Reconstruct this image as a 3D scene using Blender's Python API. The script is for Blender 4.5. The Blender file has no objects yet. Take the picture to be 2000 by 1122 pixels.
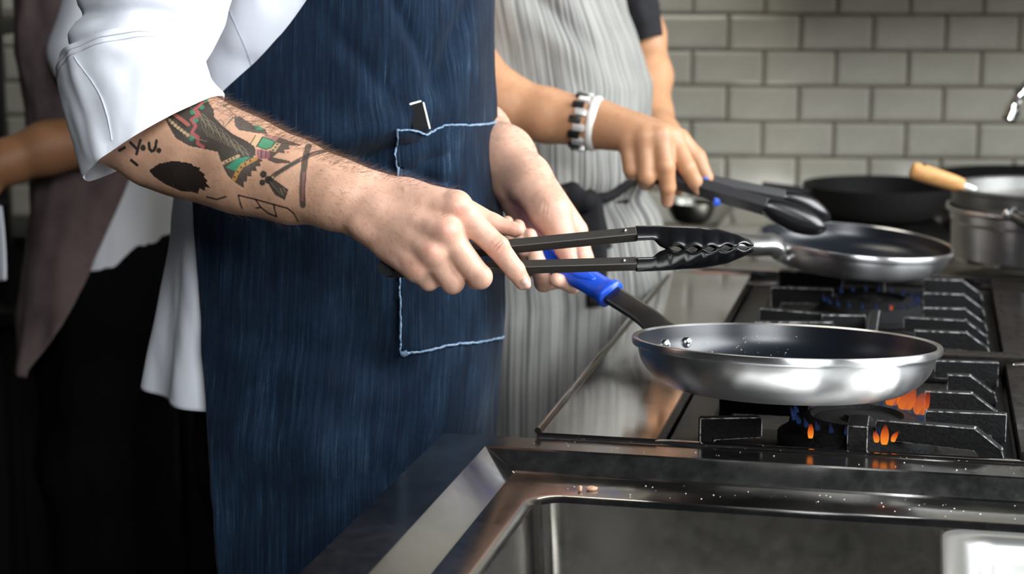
import bpy, bmesh, math, random
import numpy as np
from mathutils import Vector, Matrix
from mathutils.bvhtree import BVHTree

random.seed(7); RNG = np.random.default_rng(7)
SC = bpy.context.scene
COL = SC.collection

# ------------------------------------------------------------------ camera
F = 3630.0                       # focal length in pixels of the 2000 x 1122 frame
TH = math.atan(650 / F)          # the camera looks down by about 10 degrees
CAM = np.array([0, 0, 1.40])
RT = np.array([1., 0, 0]); UP = np.array([0, math.sin(TH), math.cos(TH)]); FW = np.array([0, math.cos(TH), -math.sin(TH)])
cam = bpy.data.cameras.new('camera'); cam_o = bpy.data.objects.new('camera', cam); COL.objects.link(cam_o)
cam.sensor_width = 36; cam.lens = F / 2000 * 36
cam_o.location = CAM; cam_o.rotation_euler = (math.pi / 2 - TH, 0, 0)
cam.dof.use_dof = True; cam.dof.focus_distance = 1.91; cam.dof.aperture_fstop = 5.0
cam.clip_start = 0.02
SC.camera = cam_o

# ------------------------------------------------------------------ light
world = bpy.data.worlds.new('world'); SC.world = world; world.use_nodes = True
world.node_tree.nodes['Background'].inputs[0].default_value = (0.80, 0.88, 1.0, 1)
world.node_tree.nodes['Background'].inputs[1].default_value = 0.02

def area(name, loc, target, sx, sy, watts, color):
    l = bpy.data.lights.new(name, 'AREA'); l.shape = 'RECTANGLE'; l.size = sx; l.size_y = sy
    l.energy = watts; l.color = color
    o = bpy.data.objects.new(name, l); COL.objects.link(o)
    o.location = loc
    o.rotation_euler = (Vector(target) - Vector(loc)).to_track_quat('-Z', 'Y').to_euler()
    return o

area('window_daylight', (0.75, -1.0, 2.7), (-0.15, 2.1, 1.0), 1.5, 1.1, 104, (0.93, 0.97, 1.0))
area('side_window_daylight', (2.4, 1.6, 2.25), (0.2, 2.1, 1.05), 2.4, 1.5, 190, (0.95, 0.98, 1.0))
area('back_wall_fill', (0.25, 3.1, 2.35), (0.25, 3.3, 1.0), 0.5, 0.25, 5, (1.0, 0.93, 0.80))  # added fill to brighten the back wall, no known lamp there
SC.view_settings.view_transform = 'Standard'; SC.view_settings.look = 'None'
SC.view_settings.exposure = 0.0; SC.view_settings.gamma = 1.0; SC.view_settings.use_curve_mapping = False

# ------------------------------------------------------------------ coordinates
def ray(x, y): return FW + RT * ((x - 1000) / F) - UP * ((y - 561) / F)
def P(x, y, d): return CAM + ray(x, y) * d
def PH(x, y, z):
    r = ray(x, y); return CAM + r * ((z - CAM[2]) / r[2])
def PX(p):
    q = np.asarray(p, float) - CAM; d = q @ FW
    return np.stack([1000 + F * (q @ RT) / d, 561 - F * (q @ UP) / d, d], -1)
A0 = math.radians(12.6)          # the range and sink stand turned by 12.6 degrees
EU = np.array([math.sin(A0), math.cos(A0), 0]); EV = np.array([math.cos(A0), -math.sin(A0), 0]); EZ = np.array([0, 0, 1.])
def S(v, u, z): return EV * v + EU * u + EZ * z

# ------------------------------------------------------------------ value noise
def vnoise(p, seed=0):
    p = np.asarray(p, float); i = np.floor(p).astype(np.int64); f = p - i; f = f * f * (3 - 2 * f)
    out = 0
    for dx in (0, 1):
        for dy in (0, 1):
            for dz in (0, 1):
                h = ((i[..., 0] + dx) * 73856093) ^ ((i[..., 1] + dy) * 19349663) ^ ((i[..., 2] + dz) * 83492791) ^ (seed * 2654435761)
                h = (h ^ (h >> 13)) * 1274126177; h = ((h ^ (h >> 16)) & 0xffff) / 65535.0
                w = (f[..., 0] if dx else 1 - f[..., 0]) * (f[..., 1] if dy else 1 - f[..., 1]) * (f[..., 2] if dz else 1 - f[..., 2])
                out = out + h * w
    return out * 2 - 1
def fbm(p, o=3, seed=0):
    p = np.asarray(p, float); r = 0; a = 1.0
    for k in range(o):
        r = r + a * vnoise(p * 2 ** k, seed + k); a *= .5
    return r

# ------------------------------------------------------------------ materials
def mat(name, col=(.5, .5, .5), rough=.5, metal=0., spec=.5, sss=0., emit=None, es=0., coat=0., sheen=0.):
    m = bpy.data.materials.new(name); m.use_nodes = True
    b = m.node_tree.nodes['Principled BSDF']
    b.inputs['Base Color'].default_value = (*col, 1); b.inputs['Roughness'].default_value = rough
    b.inputs['Metallic'].default_value = metal; b.inputs['Specular IOR Level'].default_value = spec
    if sss:
        b.inputs['Subsurface Weight'].default_value = sss; b.inputs['Subsurface Radius'].default_value = (1, .35, .2); b.inputs['Subsurface Scale'].default_value = .006
    if emit:
        b.inputs['Emission Color'].default_value = (*emit, 1); b.inputs['Emission Strength'].default_value = es
    if coat: b.inputs['Coat Weight'].default_value = coat; b.inputs['Coat Roughness'].default_value = .1
    if sheen: b.inputs['Sheen Weight'].default_value = sheen
    return m
class N:
    def __init__(s, m): s.nt = m.node_tree; s.b = s.nt.nodes['Principled BSDF']
    def n(s, t, **k):
        x = s.nt.nodes.new(t)
        for a, v in k.items(): setattr(x, a, v)
        return x
    def link(s, a, b): s.nt.links.new(a, b)
    def coord(s, kind='Object', scale=(1, 1, 1), rot=(0, 0, 0)):
        c = s.n('ShaderNodeTexCoord'); mp = s.n('ShaderNodeMapping'); mp.inputs['Scale'].default_value = scale; mp.inputs['Rotation'].default_value = rot
        s.link(c.outputs[kind], mp.inputs[0]); return mp.outputs[0]
    def noise(s, co, scale=5, detail=4, rough=.6, dist=0):
        x = s.n('ShaderNodeTexNoise'); x.inputs['Scale'].default_value = scale; x.inputs['Detail'].default_value = detail
        x.inputs['Roughness'].default_value = rough; x.inputs['Distortion'].default_value = dist
        s.link(co, x.inputs['Vector']); return x.outputs['Fac']
    def ramp(s, f, stops, interp='LINEAR'):
        r = s.n('ShaderNodeValToRGB'); e = r.color_ramp; e.interpolation = interp
        while len(e.elements) < len(stops): e.elements.new(.5)
        for q, (p, c) in zip(e.elements, stops): q.position = p; q.color = (*c, 1) if not isinstance(c, (int, float)) else (c, c, c, 1)
        s.link(f, r.inputs[0]); return r.outputs[0]
    def mix(s, f, a, b, mode='MIX'):
        x = s.n('ShaderNodeMix', data_type='RGBA', blend_type=mode)
        for sock, v in ((x.inputs[0], f), (x.inputs[6], a), (x.inputs[7], b)):
            if hasattr(v, 'is_linked'): s.link(v, sock)
            elif isinstance(v, (int, float)): sock.default_value = v
            else: sock.default_value = (*v, 1)
        return x.outputs[2]
    def bump(s, h, strength=.3, dist=.002, prev=None):
        x = s.n('ShaderNodeBump'); x.inputs['Strength'].default_value = strength; x.inputs['Distance'].default_value = dist
        s.link(h, x.inputs['Height'])
        if prev is not None: s.link(prev, x.inputs['Normal'])
        return x.outputs[0]
    def set(s, **k):
        for a, v in k.items(): s.link(v, s.b.inputs[a.replace('_', ' ')])

def m_steel(name, col, r0, r1, streak=(1, 1, 1), sc=30, bump=.02, metal=1.):
    m = mat(name, col, r0, metal); n = N(m)
    f = n.noise(n.coord('Object', streak), sc, 5, .65); g = n.noise(n.coord('Object'), 7, 4)
    n.set(Roughness=n.ramp(n.mix(.45, f, g), [(.3, r0), (.7, r1)]))
    n.set(Base_Color=n.mix(n.ramp(g, [(.35, 0.), (.7, 1.)]), tuple(c * .8 for c in col), col))
    n.set(Normal=n.bump(f, bump, .001)); return m

STEEL = m_steel('counter_steel', (.42, .41, .39), .13, .25, (1, 1, 1), 60)
PLATE = m_steel('stove_plate_steel', (.56, .53, .50), .05, .13, (1, 1, 1), 25, .012)
ALU = m_steel('brushed_aluminium', (.78, .79, .80), .27, .34, (1, 1, 60), 9, .02)
_n = N(ALU); _tg = _n.n('ShaderNodeTangent'); _tg.direction_type = 'RADIAL'; _tg.axis = 'Z'; _n.b.inputs['Anisotropic'].default_value = .9; _n.b.inputs['Anisotropic Rotation'].default_value = .25; _n.link(_tg.outputs[0], _n.b.inputs['Tangent'])
POTST = m_steel('pot_steel', (.66, .66, .65), .26, .36, (1, 1, 40), 9, .03)
_n = N(POTST); _tg = _n.n('ShaderNodeTangent'); _tg.direction_type = 'RADIAL'; _tg.axis = 'Z'; _n.b.inputs['Anisotropic'].default_value = .8; _n.b.inputs['Anisotropic Rotation'].default_value = .25; _n.link(_tg.outputs[0], _n.b.inputs['Tangent'])
CHROME = mat('chrome', (.8, .8, .8), .12, 1.)
TONGST = m_steel('tong_dark_steel', (.050, .045, .038), .34, .45, (1, 30, 30), 30, .02, .25)
BRIGHTST = m_steel('bright_handle_steel', (.85, .85, .82), .3, .4)
HANDLEST = m_steel('handle_dark_steel', (.13, .125, .12), .34, .45, (1, 1, 1), 60, .01)
NYLON = mat('black_nylon', (.006, .006, .007), .22, 0, .5)
BLACKCLOTH = mat('black_cloth', (.004, .004, .0045), .95, 0, .05)
COAT = mat('nonstick_coating', (.006, .0085, .013), .30, .2, .6)
_n = N(COAT); _s = _n.noise(_n.coord(), 900, 2, .6)
_n.set(Normal=_n.bump(_s, .08, .0006))
IRON = mat('cast_iron', (.008, .008, .008), .55, 0, .18)
_n = N(IRON); _h = _n.noise(_n.coord(), 260, 6, .75); _g = _n.noise(_n.coord(), 28, 5, .7)
_n.set(Base_Color=_n.mix(_n.ramp(_n.mix(.5, _h, _g, 'MULTIPLY'), [(.30, 0.), (.46, 1.)]), (.0012, .0012, .0012), (.011, .011, .0115)))
_n.set(Roughness=_n.ramp(_h, [(.35, .35), (.7, .65)])); _n.set(Normal=_n.bump(_h, 1., .0025))
SOOT = mat('burnt_tray', (.006, .006, .006), .45, 0, .4)
_n = N(SOOT); _h = _n.noise(_n.coord(), 90, 6, .75)
_n.set(Base_Color=_n.ramp(_h, [(.45, (.003, .003, .003)), (.8, (.05, .045, .04))])); _n.set(Normal=_n.bump(_h, .5, .002))
DARKDECK = mat('greasy_deck', (.014, .011, .009), .32, .3, .3)
_n = N(DARKDECK); _h = _n.noise(_n.coord(), 30, 6, .7); _n.set(Roughness=_n.ramp(_h, [(.3, .18), (.7, .5)]))
GRIP = mat('blue_silicone', (.004, .075, .62), .38, 0, .5); N(GRIP)
_n = N(GRIP); _n.set(Normal=_n.bump(_n.noise(_n.coord(), 500, 2), .1, .0004))
TILE = mat('glazed_tile', (.40, .385, .33), .18, 0, .5)
_n = N(TILE); _g = _n.noise(_n.coord('Object'), 9, 3); _n.set(Base_Color=_n.ramp(_g, [(.3, (.34, .325, .27)), (.7, (.42, .405, .345))]))
_n.set(Normal=_n.bump(_n.noise(_n.coord(), 14, 2), .12, .004))
GROUT = mat('grout', (.15, .125, .09), .95)
_n = N(GROUT); _n.set(Base_Color=_n.ramp(_n.noise(_n.coord(), 40, 4), [(.3, (.10, .085, .06)), (.7, (.19, .16, .12))]))
FLOORM = mat('floor_tile', (.03, .028, .026), .5)
_n = N(FLOORM); _n.set(Base_Color=_n.ramp(_n.noise(_n.coord(), 12, 5), [(.3, (.015, .014, .013)), (.7, (.035, .033, .03))]))
WOOD = mat('pale_wood', (.5, .26, .09), .55)
_n = N(WOOD); _g = _n.noise(_n.coord('Object', (2, 14, 14)), 18, 5, .6); _n.set(Base_Color=_n.ramp(_g, [(.3, (.42, .19, .06)), (.7, (.66, .36, .13))]))
WHITE = mat('white_cotton', (.80, .82, .88), .85, 0, .2, sheen=.15)
_n = N(WHITE); _w = _n.noise(_n.coord('UV', (900, 900, 1)), 1, 2); _c = _n.noise(_n.coord('Object'), 16, 3, .5)
_n.set(Normal=_n.bump(_c, .22, .008, _n.bump(_w, .10, .0004)))
THREAD = mat('white_thread', (.68, .69, .76), .9)
CSEAM = mat('shirt_seam', (.42, .43, .52), .9)
BROWN = mat('brown_apron_cloth', (.085, .058, .056), .95, 0, .1)
_n = N(BROWN); _n.set(Base_Color=_n.ramp(_n.noise(_n.coord('Object'), 22, 4), [(.3, (.13, .09, .088)), (.7, (.19, .14, .135))]))
TEE = mat('charcoal_jersey', (.022, .022, .026), .95, 0, .1)
_n = N(TEE); _n.set(Base_Color=_n.ramp(_n.noise(_n.coord('Object'), 30, 4), [(.3, (.018, .018, .021)), (.7, (.03, .03, .034))]))
BLUETHREAD = mat('faded_blue_thread', (.17, .28, .42), .9)
_n = N(BLUETHREAD); _n.set(Base_Color=_n.ramp(_n.noise(_n.coord('Object'), 320, 3), [(.3, (.06, .13, .25)), (.65, (.30, .42, .55))]))
TIE = mat('black_tape', (.006, .006, .007), .8, 0, .3)
HAIR = mat('brown_hair', (.11, .055, .025), .6)

DENIM = mat('denim', (.01, .03, .07), .92, 0, .12, sheen=.05)
_n = N(DENIM)
_t = _n.noise(_n.coord('UV', (1150, 16, 1)), 1, 3, .7)         # slubbed warp threads
_t2 = _n.noise(_n.coord('UV', (260, 5, 1)), 1, 4, .65)
_w = _n.noise(_n.coord('UV', (1300, 1100, 1)), 1, 2, .6)
_p = _n.noise(_n.coord('UV', (16, 9, 1)), 1, 5, .6)
_a = _n.mix(.42, _t, _t2); _a = _n.mix(.25, _a, _w); _a = _n.mix(.26, _a, _p)
_n.set(Base_Color=_n.ramp(_a, [(.39, (.0015, .004, .010)), (.49, (.0036, .0100, .023)), (.575, (.0115, .028, .055)), (.67, (.13, .18, .24))]))
_n.set(Normal=_n.bump(_a, .35, .0012))
STRIPE = mat('grey_striped_cotton', (.4, .4, .38), .95, 0, .1)
_n = N(STRIPE)
_t = _n.noise(_n.coord('UV', (230, 2.5, 1)), 1, 2, .5); _p = _n.noise(_n.coord('UV', (7, 5, 1)), 1, 4, .6)
_n.set(Base_Color=_n.mix(_n.ramp(_n.mix(.22, _t, _p), [(.40, 0.), (.56, 1.)]), (.11, .11, .11), (.34, .34, .315)))

def skin(name, rough=.47):
    m = mat(name, (.6, .4, .3), rough, 0, .45, sss=.08); n = N(m)
    a = n.n('ShaderNodeVertexColor'); a.layer_name = 'tone'
    f = n.noise(n.coord('Object'), 120, 5, .7)
    n.set(Base_Color=n.mix(1.0, a.outputs[0], n.ramp(f, [(.3, (.88, .84, .82)), (.7, (1., 1., 1.))]), 'MULTIPLY'))
    g = n.noise(n.coord('Object'), 420, 4, .7)
    v_ = n.n('ShaderNodeTexVoronoi'); v_.inputs['Scale'].default_value = 900; n.link(n.coord('Object', (1, 1, 1)), v_.inputs['Vector'])
    n.set(Normal=n.bump(f, .14, .003, n.bump(v_.outputs['Distance'], .16, .0006, n.bump(g, .25, .0007)))); return m
SKIN = skin('skin')

# ------------------------------------------------------------------ building blocks
def tag(o, label=None, cat=None, group=None, kind=None):
    for k, v in (('label', label), ('category', cat), ('group', group), ('kind', kind)):
        if v: o[k] = v
    return o
def empty(name, loc, label=None, cat=None, group=None, kind=None, rz=0):
    o = bpy.data.objects.new(name, None); COL.objects.link(o); o.location = loc; o.rotation_euler = (0, 0, rz); o.empty_display_size = .05
    return tag(o, label, cat, group, kind)
def link(o, parent):
    COL.objects.link(o)
    if parent is not None:
        o.parent = parent
        bpy.context.view_layer.update()
        o.matrix_parent_inverse = parent.matrix_world.inverted()
    return o
def mk(name, V, Fc, m, parent=None, smooth=True, uv=None, recenter=True):
    """one mesh object from world coordinates; its origin goes to the middle of its base"""
    V = np.asarray(V, float).reshape(-1, 3)
    o0 = np.zeros(3)
    if recenter: o0 = np.array([*((V.min(0) + V.max(0)) / 2)[:2], V[:, 2].min()])
    me = bpy.data.meshes.new(name)
    Fc = np.asarray(Fc) if not isinstance(Fc, list) else Fc
    if isinstance(Fc, np.ndarray):
        k = Fc.shape[1]; nf = len(Fc)
        me.vertices.add(len(V)); me.vertices.foreach_set('co', (V - o0).astype(np.float32).ravel())
        me.loops.add(nf * k); me.loops.foreach_set('vertex_index', Fc.astype(np.int32).ravel())
        me.polygons.add(nf); me.polygons.foreach_set('loop_start', np.arange(0, nf * k, k, dtype=np.int32))
        me.polygons.foreach_set('loop_total', np.full(nf, k, dtype=np.int32))
        me.update(calc_edges=True); me.validate()
    else:
        me.from_pydata((V - o0).tolist(), [], Fc); me.update()
    if uv is not None:
        l = me.uv_layers.new(name='UVMap'); idx = np.empty(len(me.loops), np.int32); me.loops.foreach_get('vertex_index', idx)
        l.data.foreach_set('uv', np.asarray(uv, np.float32)[idx].ravel())
    if smooth: me.polygons.foreach_set('use_smooth', np.ones(len(me.polygons), bool))
    me.materials.append(m)
    o = bpy.data.objects.new(name, me); o.location = o0
    return link(o, parent)
def mod(o, t, **k):
    m = o.modifiers.new(t.lower(), t)
    for a, v in k.items(): setattr(m, a, v)
    return o
def edgesplit(o, ang=35):
    """shade smooth but keep the crisp edges"""
    me = o.data; bm = bmesh.new(); bm.from_mesh(me)
    for e in bm.edges:
        if len(e.link_faces) == 2 and e.calc_face_angle(0) > math.radians(ang): e.smooth = False
    bm.to_mesh(me); bm.free(); return o
def gridfaces(nv, nu, wrap=False):
    f = []
    i = np.arange(nv - 1)[:, None]; j = np.arange(nu if wrap else nu - 1)[None, :]; j2 = (j + 1) % nu
    return np.stack([i * nu + j, i * nu + j2, (i + 1) * nu + j2, (i + 1) * nu + j], -1).reshape(-1, 4)
def gridmesh(name, G, m, parent=None, wrap=False, uv=None, thick=0, sub=0, flip=False, caps=False):
    nv, nu = G.shape[:2]; fc = gridfaces(nv, nu, wrap)
    if flip: fc = fc[:, ::-1]
    if caps:
        fl = [list(map(int, q)) for q in fc]; fl.append(list(range(nu))[::-1] if not flip else list(range(nu)))
        top = [(nv - 1) * nu + k for k in range(nu)]; fl.append(top if not flip else top[::-1]); fc = fl
    o = mk(name, G, fc, m, parent, True, None if uv is None else uv.reshape(-1, 2))
    if thick: mod(o, 'SOLIDIFY', thickness=thick, offset=-1)
    if sub: mod(o, 'SUBSURF', levels=sub, render_levels=sub)
    return o
def frame(ax, hint=EZ):
    ax = ax / np.linalg.norm(ax); s = np.cross(ax, hint)
    if np.linalg.norm(s) < 1e-4: s = np.cross(ax, np.array([1., 0, 0]))
    s /= np.linalg.norm(s); return ax, s, np.cross(s, ax)
def tube_v(path, rad, n=12, caps=True, hint=EZ):
    path = np.asarray(path, float); L = len(path); rad = np.broadcast_to(np.asarray(rad, float), (L,)); V = []
    for i in range(L):
        t = path[min(i + 1, L - 1)] - path[max(i - 1, 0)]; _, s, u = frame(t, hint)
        a = np.arange(n) * 2 * math.pi / n
        V.append(path[i] + rad[i] * (np.cos(a)[:, None] * s + np.sin(a)[:, None] * u))
    G = np.array(V); fc = gridfaces(L, n, True).tolist()
    if caps: fc.append(list(range(n))[::-1]); fc.append([(L - 1) * n + k for k in range(n)])
    return G.reshape(-1, 3), fc
def tube(name, path, rad, m, parent=None, n=12, hint=EZ):
    v, f = tube_v(path, rad, n, True, hint); o = mk(name, v, f, m, parent); return edgesplit(o, 50)
def catmull(pts, n=8):
    p = np.asarray(pts, float); p = np.vstack([2 * p[0] - p[1], p, 2 * p[-1] - p[-2]]); out = []
    for i in range(1, len(p) - 2):
        for t in np.arange(n) / n:
            out.append(.5 * (2 * p[i] + (p[i + 1] - p[i - 1]) * t + (2 * p[i - 1] - 5 * p[i] + 4 * p[i + 1] - p[i + 2]) * t * t + (3 * p[i] - p[i - 1] - 3 * p[i + 1] + p[i + 2]) * t ** 3))
    out.append(p[-2]); return np.array(out)
def lathe(name, prof, M3, m, parent=None, n=96, ang=30):
    """profile (r, z) spun about the local z axis; M3 = (origin, 3x3 axes as rows)"""
    o0, AX = M3; a = np.arange(n) * 2 * math.pi / n; V = []
    for r, z in prof: V.append(o0 + r * np.cos(a)[:, None] * AX[0] + r * np.sin(a)[:, None] * AX[1] + z * AX[2])
    o = mk(name, np.array(V), gridfaces(len(prof), n, True), m, parent); return edgesplit(o, ang)
def box(name, c, ax, half, m, parent=None, bev=.002, seg=2):
    bm = bmesh.new(); bmesh.ops.create_cube(bm, size=2)
    for v in bm.verts: v.co = Vector((v.co.x * half[0], v.co.y * half[1], v.co.z * half[2]))
    if bev: bmesh.ops.bevel(bm, geom=bm.edges[:], offset=bev, segments=seg, affect='EDGES', profile=.6)
    V = np.array([v.co[:] for v in bm.verts]); fc = [[v.index for v in f.verts] for f in bm.faces]; bm.free()
    ax = np.asarray(ax, float); V = np.asarray(c) + V[:, :1] * ax[0] + V[:, 1:2] * ax[1] + V[:, 2:] * ax[2]
    return edgesplit(mk(name, V, fc, m, parent), 40)
SAX = np.array([EV, EU, EZ])
def sbox(name, v0, v1, u0, u1, z0, z1, m, parent=None, bev=.002):
    return box(name, S((v0 + v1) / 2, (u0 + u1) / 2, (z0 + z1) / 2), SAX, ((v1 - v0) / 2, (u1 - u0) / 2, (z1 - z0) / 2), m, parent, bev)
def prism(name, poly2, o0, ex, ey, en, th, m, parent=None, bev=0., edge_mat=None):
    """closed polygon in the plane (ex, ey), extruded by +-th/2 along en"""
    k = len(poly2); p = np.asarray(poly2, float)
    base = o0 + p[:, :1] * ex + p[:, 1:] * ey
    bm = bmesh.new(); a = [bm.verts.new(q - en * th / 2) for q in base]; b = [bm.verts.new(q + en * th / 2) for q in base]
    bm.faces.new(a[::-1]); bm.faces.new(b)
    for i in range(k): bm.faces.new((a[i], a[(i + 1) % k], b[(i + 1) % k], b[i]))
    bmesh.ops.recalc_face_normals(bm, faces=bm.faces[:])
    wf = set()
    if bev:
        r_ = bmesh.ops.bevel(bm, geom=bm.edges[:], offset=bev, segments=2, affect='EDGES'); bm.faces.index_update(); wf = {f.index for f in r_['faces']}
    bm.verts.index_update(); bm.faces.index_update(); V = np.array([v.co[:] for v in bm.verts]); fc = [[v.index for v in f.verts] for f in bm.faces]; bm.free()
    o = edgesplit(mk(name, V, fc, m, parent), 40)
    if edge_mat is not None:
        o.data.materials.append(edge_mat)
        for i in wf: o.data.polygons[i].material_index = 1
    return o

# ------------------------------------------------------------------ implicit surfaces for bodies
class Field:
    def __init__(s, pts, pad, h):
        pts = np.asarray(pts); s.lo = pts.min(0) - pad; s.h = h
        s.n = np.ceil((pts.max(0) + pad - s.lo) / h).astype(int) + 1
        s.f = np.full(s.n, 1., np.float32)
    def sub(s, a, b, R):
        lo = np.minimum(a, b) - R; hi = np.maximum(a, b) + R
        i0 = np.clip(np.floor((lo - s.lo) / s.h).astype(int), 0, s.n); i1 = np.clip(np.ceil((hi - s.lo) / s.h).astype(int) + 1, 0, s.n)
        if np.any(i1 <= i0): return None
        g = [((np.arange(i0[k], i1[k]) * s.h + s.lo[k]).astype(np.float32)) for k in range(3)]
        return tuple(slice(i0[k], i1[k]) for k in range(3)), g
    def dist(s, g, a, b, ra, rb, flat=None):
        X = g[0][:, None, None] - np.float32(a[0]); Y = g[1][None, :, None] - np.float32(a[1]); Z = g[2][None, None, :] - np.float32(a[2])
        ba = (b - a).astype(np.float32)
        if flat is not None:
            nrm, k = flat; q = (X * np.float32(nrm[0]) + Y * np.float32(nrm[1]) + Z * np.float32(nrm[2])) * np.float32(k - 1)
            X = X + q * np.float32(nrm[0]); Y = Y + q * np.float32(nrm[1]); Z = Z + q * np.float32(nrm[2])
            ba = (ba + nrm * (ba @ nrm) * (k - 1)).astype(np.float32)
        L = float(ba @ ba) + 1e-12
        t = np.clip((X * ba[0] + Y * ba[1] + Z * ba[2]) / np.float32(L), 0, 1)
        return np.sqrt((X - t * ba[0]) ** 2 + (Y - t * ba[1]) ** 2 + (Z - t * ba[2]) ** 2) - (np.float32(ra) + t * np.float32(rb - ra))
    def add(s, a, b, ra, rb, k=.004, flat=None, cut=False):
        a = np.asarray(a, float); b = np.asarray(b, float)
        r = s.sub(a, b, max(ra, rb) + k + 4 * s.h)
        if r is None: return
        sl, g = r; d = s.dist(g, a, b, ra, rb, flat); f = s.f[sl]; k = np.float32(k)
        if cut:
            hh = np.clip(.5 - .5 * (f + d) / k, 0, 1); s.f[sl] = f * (1 - hh) - d * hh + k * hh * (1 - hh)
        else:
            hh = np.clip(.5 + .5 * (f - d) / k, 0, 1); s.f[sl] = f * (1 - hh) + d * hh - k * hh * (1 - hh)
    def chain(s, pts, rad, k=.003, flat=None, k0=None):
        for i in range(len(pts) - 1): s.add(pts[i], pts[i + 1], rad[i], rad[i + 1], k0 if (i == 0 and k0) else k, flat)
    def nets(s):
        f = s.f; ins = f < 0; nx, ny, nz = f.shape
        c = np.zeros((nx - 1, ny - 1, nz - 1), np.uint8); cs = [(dx, dy, dz) for dx in (0, 1) for dy in (0, 1) for dz in (0, 1)]
        for dx, dy, dz in cs: c += ins[dx:nx - 1 + dx, dy:ny - 1 + dy, dz:nz - 1 + dz]
        idx = np.argwhere((c > 0) & (c < 8)); ids = np.full(c.shape, -1, np.int32); ids[tuple(idx.T)] = np.arange(len(idx))
        v8 = np.stack([f[idx[:, 0] + d[0], idx[:, 1] + d[1], idx[:, 2] + d[2]] for d in cs], 1)
        acc = np.zeros((len(idx), 3)); cnt = np.zeros(len(idx)); ca = np.array(cs, float)
        for i in range(8):
            for j in range(i + 1, 8):
                if abs(ca[i] - ca[j]).sum() != 1: continue
                x = (v8[:, i] < 0) != (v8[:, j] < 0); t = v8[x, i] / (v8[x, i] - v8[x, j])
                acc[x] += ca[i] + t[:, None] * (ca[j] - ca[i]); cnt[x] += 1
        V = (idx + acc / cnt[:, None]) * s.h + s.lo; Q = []
        for ax in range(3):
            b, cc = (ax + 1) % 3, (ax + 2) % 3
            sl0 = [slice(None)] * 3; sl1 = [slice(None)] * 3; sl0[ax] = slice(0, -1); sl1[ax] = slice(1, None)
            e = np.argwhere(ins[tuple(sl0)] != ins[tuple(sl1)])
            ok = (e[:, b] > 0) & (e[:, cc] > 0) & (e[:, b] < c.shape[b]) & (e[:, cc] < c.shape[cc]) & (e[:, ax] < c.shape[ax]); e = e[ok]
            def cell(db, dc):
                q = e.copy(); q[:, b] += db; q[:, cc] += dc; return ids[tuple(q.T)]
            q = np.stack([cell(-1, -1), cell(0, -1), cell(0, 0), cell(-1, 0)], 1)
            inn = ins[tuple(e.T)]; q[~inn] = q[~inn][:, ::-1]; Q.append(q)
        Q = np.vstack(Q); return V, Q[(Q >= 0).all(1)]
def join(parts):
    V = []; Q = []; o = 0
    for v, q in parts: V.append(v); Q.append(q + o); o += len(v)
    return np.vstack(V), np.vstack(Q)
def set_tone(o, colr):
    a = o.data.color_attributes.new('tone', 'FLOAT_COLOR', 'POINT')
    c = np.ones((len(colr), 4), np.float32); c[:, :3] = colr; a.data.foreach_set('color', c.ravel())

# ================================================================== SETTING
floor = mk('floor', [(-4, -2, 0), (4, -2, 0), (4, 6, 0), (-4, 6, 0)], [[0, 1, 2, 3]], FLOORM, smooth=False)
tag(floor, kind='structure')

# back wall of bevelled metro tiles in running bond, turned five degrees
WA = math.radians(5.0); WX = np.array([math.cos(WA), -math.sin(WA), 0]); WN = np.array([-math.sin(WA), -math.cos(WA), 0])
W0 = P(1293, 27, 4.03)
TW, THH, JT = .1545, .0772, .0065
wall_c = W0 - WN * -.0 
wall = mk('wall_back', [W0 + WX * x + EZ * (z - W0[2]) - WN * .006 for x, z in ((-3.5, 0), (2.6, 0), (2.6, 3.0), (-3.5, 3.0))], [[0, 1, 2, 3]], GROUT, smooth=False)
tag(wall, kind='structure'); mod(wall, 'SOLIDIFY', thickness=.08, offset=-1)
def tile_mesh():
    w, h, b, t = (TW - JT) / 2, (THH - JT) / 2, .007, .006
    V = []
    for ww, hh, y in ((w, h, 0), (w, h, .003), (w - b, h - b, t)):
        V += [WX * sx * ww + EZ * sz * hh + WN * y for sx, sz in ((-1, -1), (1, -1), (1, 1), (-1, 1))]
    fc = [[8, 9, 10, 11]]
    for k in (0, 4): fc += [[k + i, k + (i + 1) % 4, k + 4 + (i + 1) % 4, k + 4 + i] for i in range(4)]
    me = bpy.data.meshes.new('tile'); me.from_pydata([tuple(v) for v in V], [], fc); me.update(); me.materials.append(TILE); return me
TM = tile_mesh(); bpy.context.view_layer.update(); winv = wall.matrix_world.inverted(); ntile = 0; far = []
for r in range(-16, 17):
    for c in range(-23, 17):
        p = W0 + WX * ((c + .5 + (0 if r % 2 == 0 else .5)) * TW - .010) - EZ * (r + .5) * THH - WN * .004
        x, y, _ = PX(p)
        seen = -90 < y < 470 and ((1150 < x < 2100) or (-120 < x < 300))
        if not seen: far.append(p); continue
        o = bpy.data.objects.new('tile', TM); COL.objects.link(o); o.parent = wall; o.matrix_parent_inverse = winv
        j = RNG.normal(0, 1, 3); o.location = p + WN * .0005 * j[0]; o.rotation_euler = (.004 * j[1], 0, .004 * j[2])
_v = np.array([v.co[:] for v in TM.vertices]); _f = [list(p.vertices) for p in TM.polygons]
V = []; fc = []
for p in far:
    fc += [[i + len(V) * 12 for i in f] for f in _f]; V.append(_v + p)
rest = mk('tile_field', np.vstack(V), fc, TILE, wall, smooth=False); tag(rest, kind='stuff')

# ================================================================== RANGE AND SINK
ZS = .895; ZG = .921; ZP = .90
stove = empty('gas_range', S(.15, 2.4, 0), 'long steel gas range with black burners under the two frying pans', 'gas range')
sbox('body', -.375, .95, 1.905, 2.93, .0, .862, HANDLEST, stove, .004)
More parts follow.
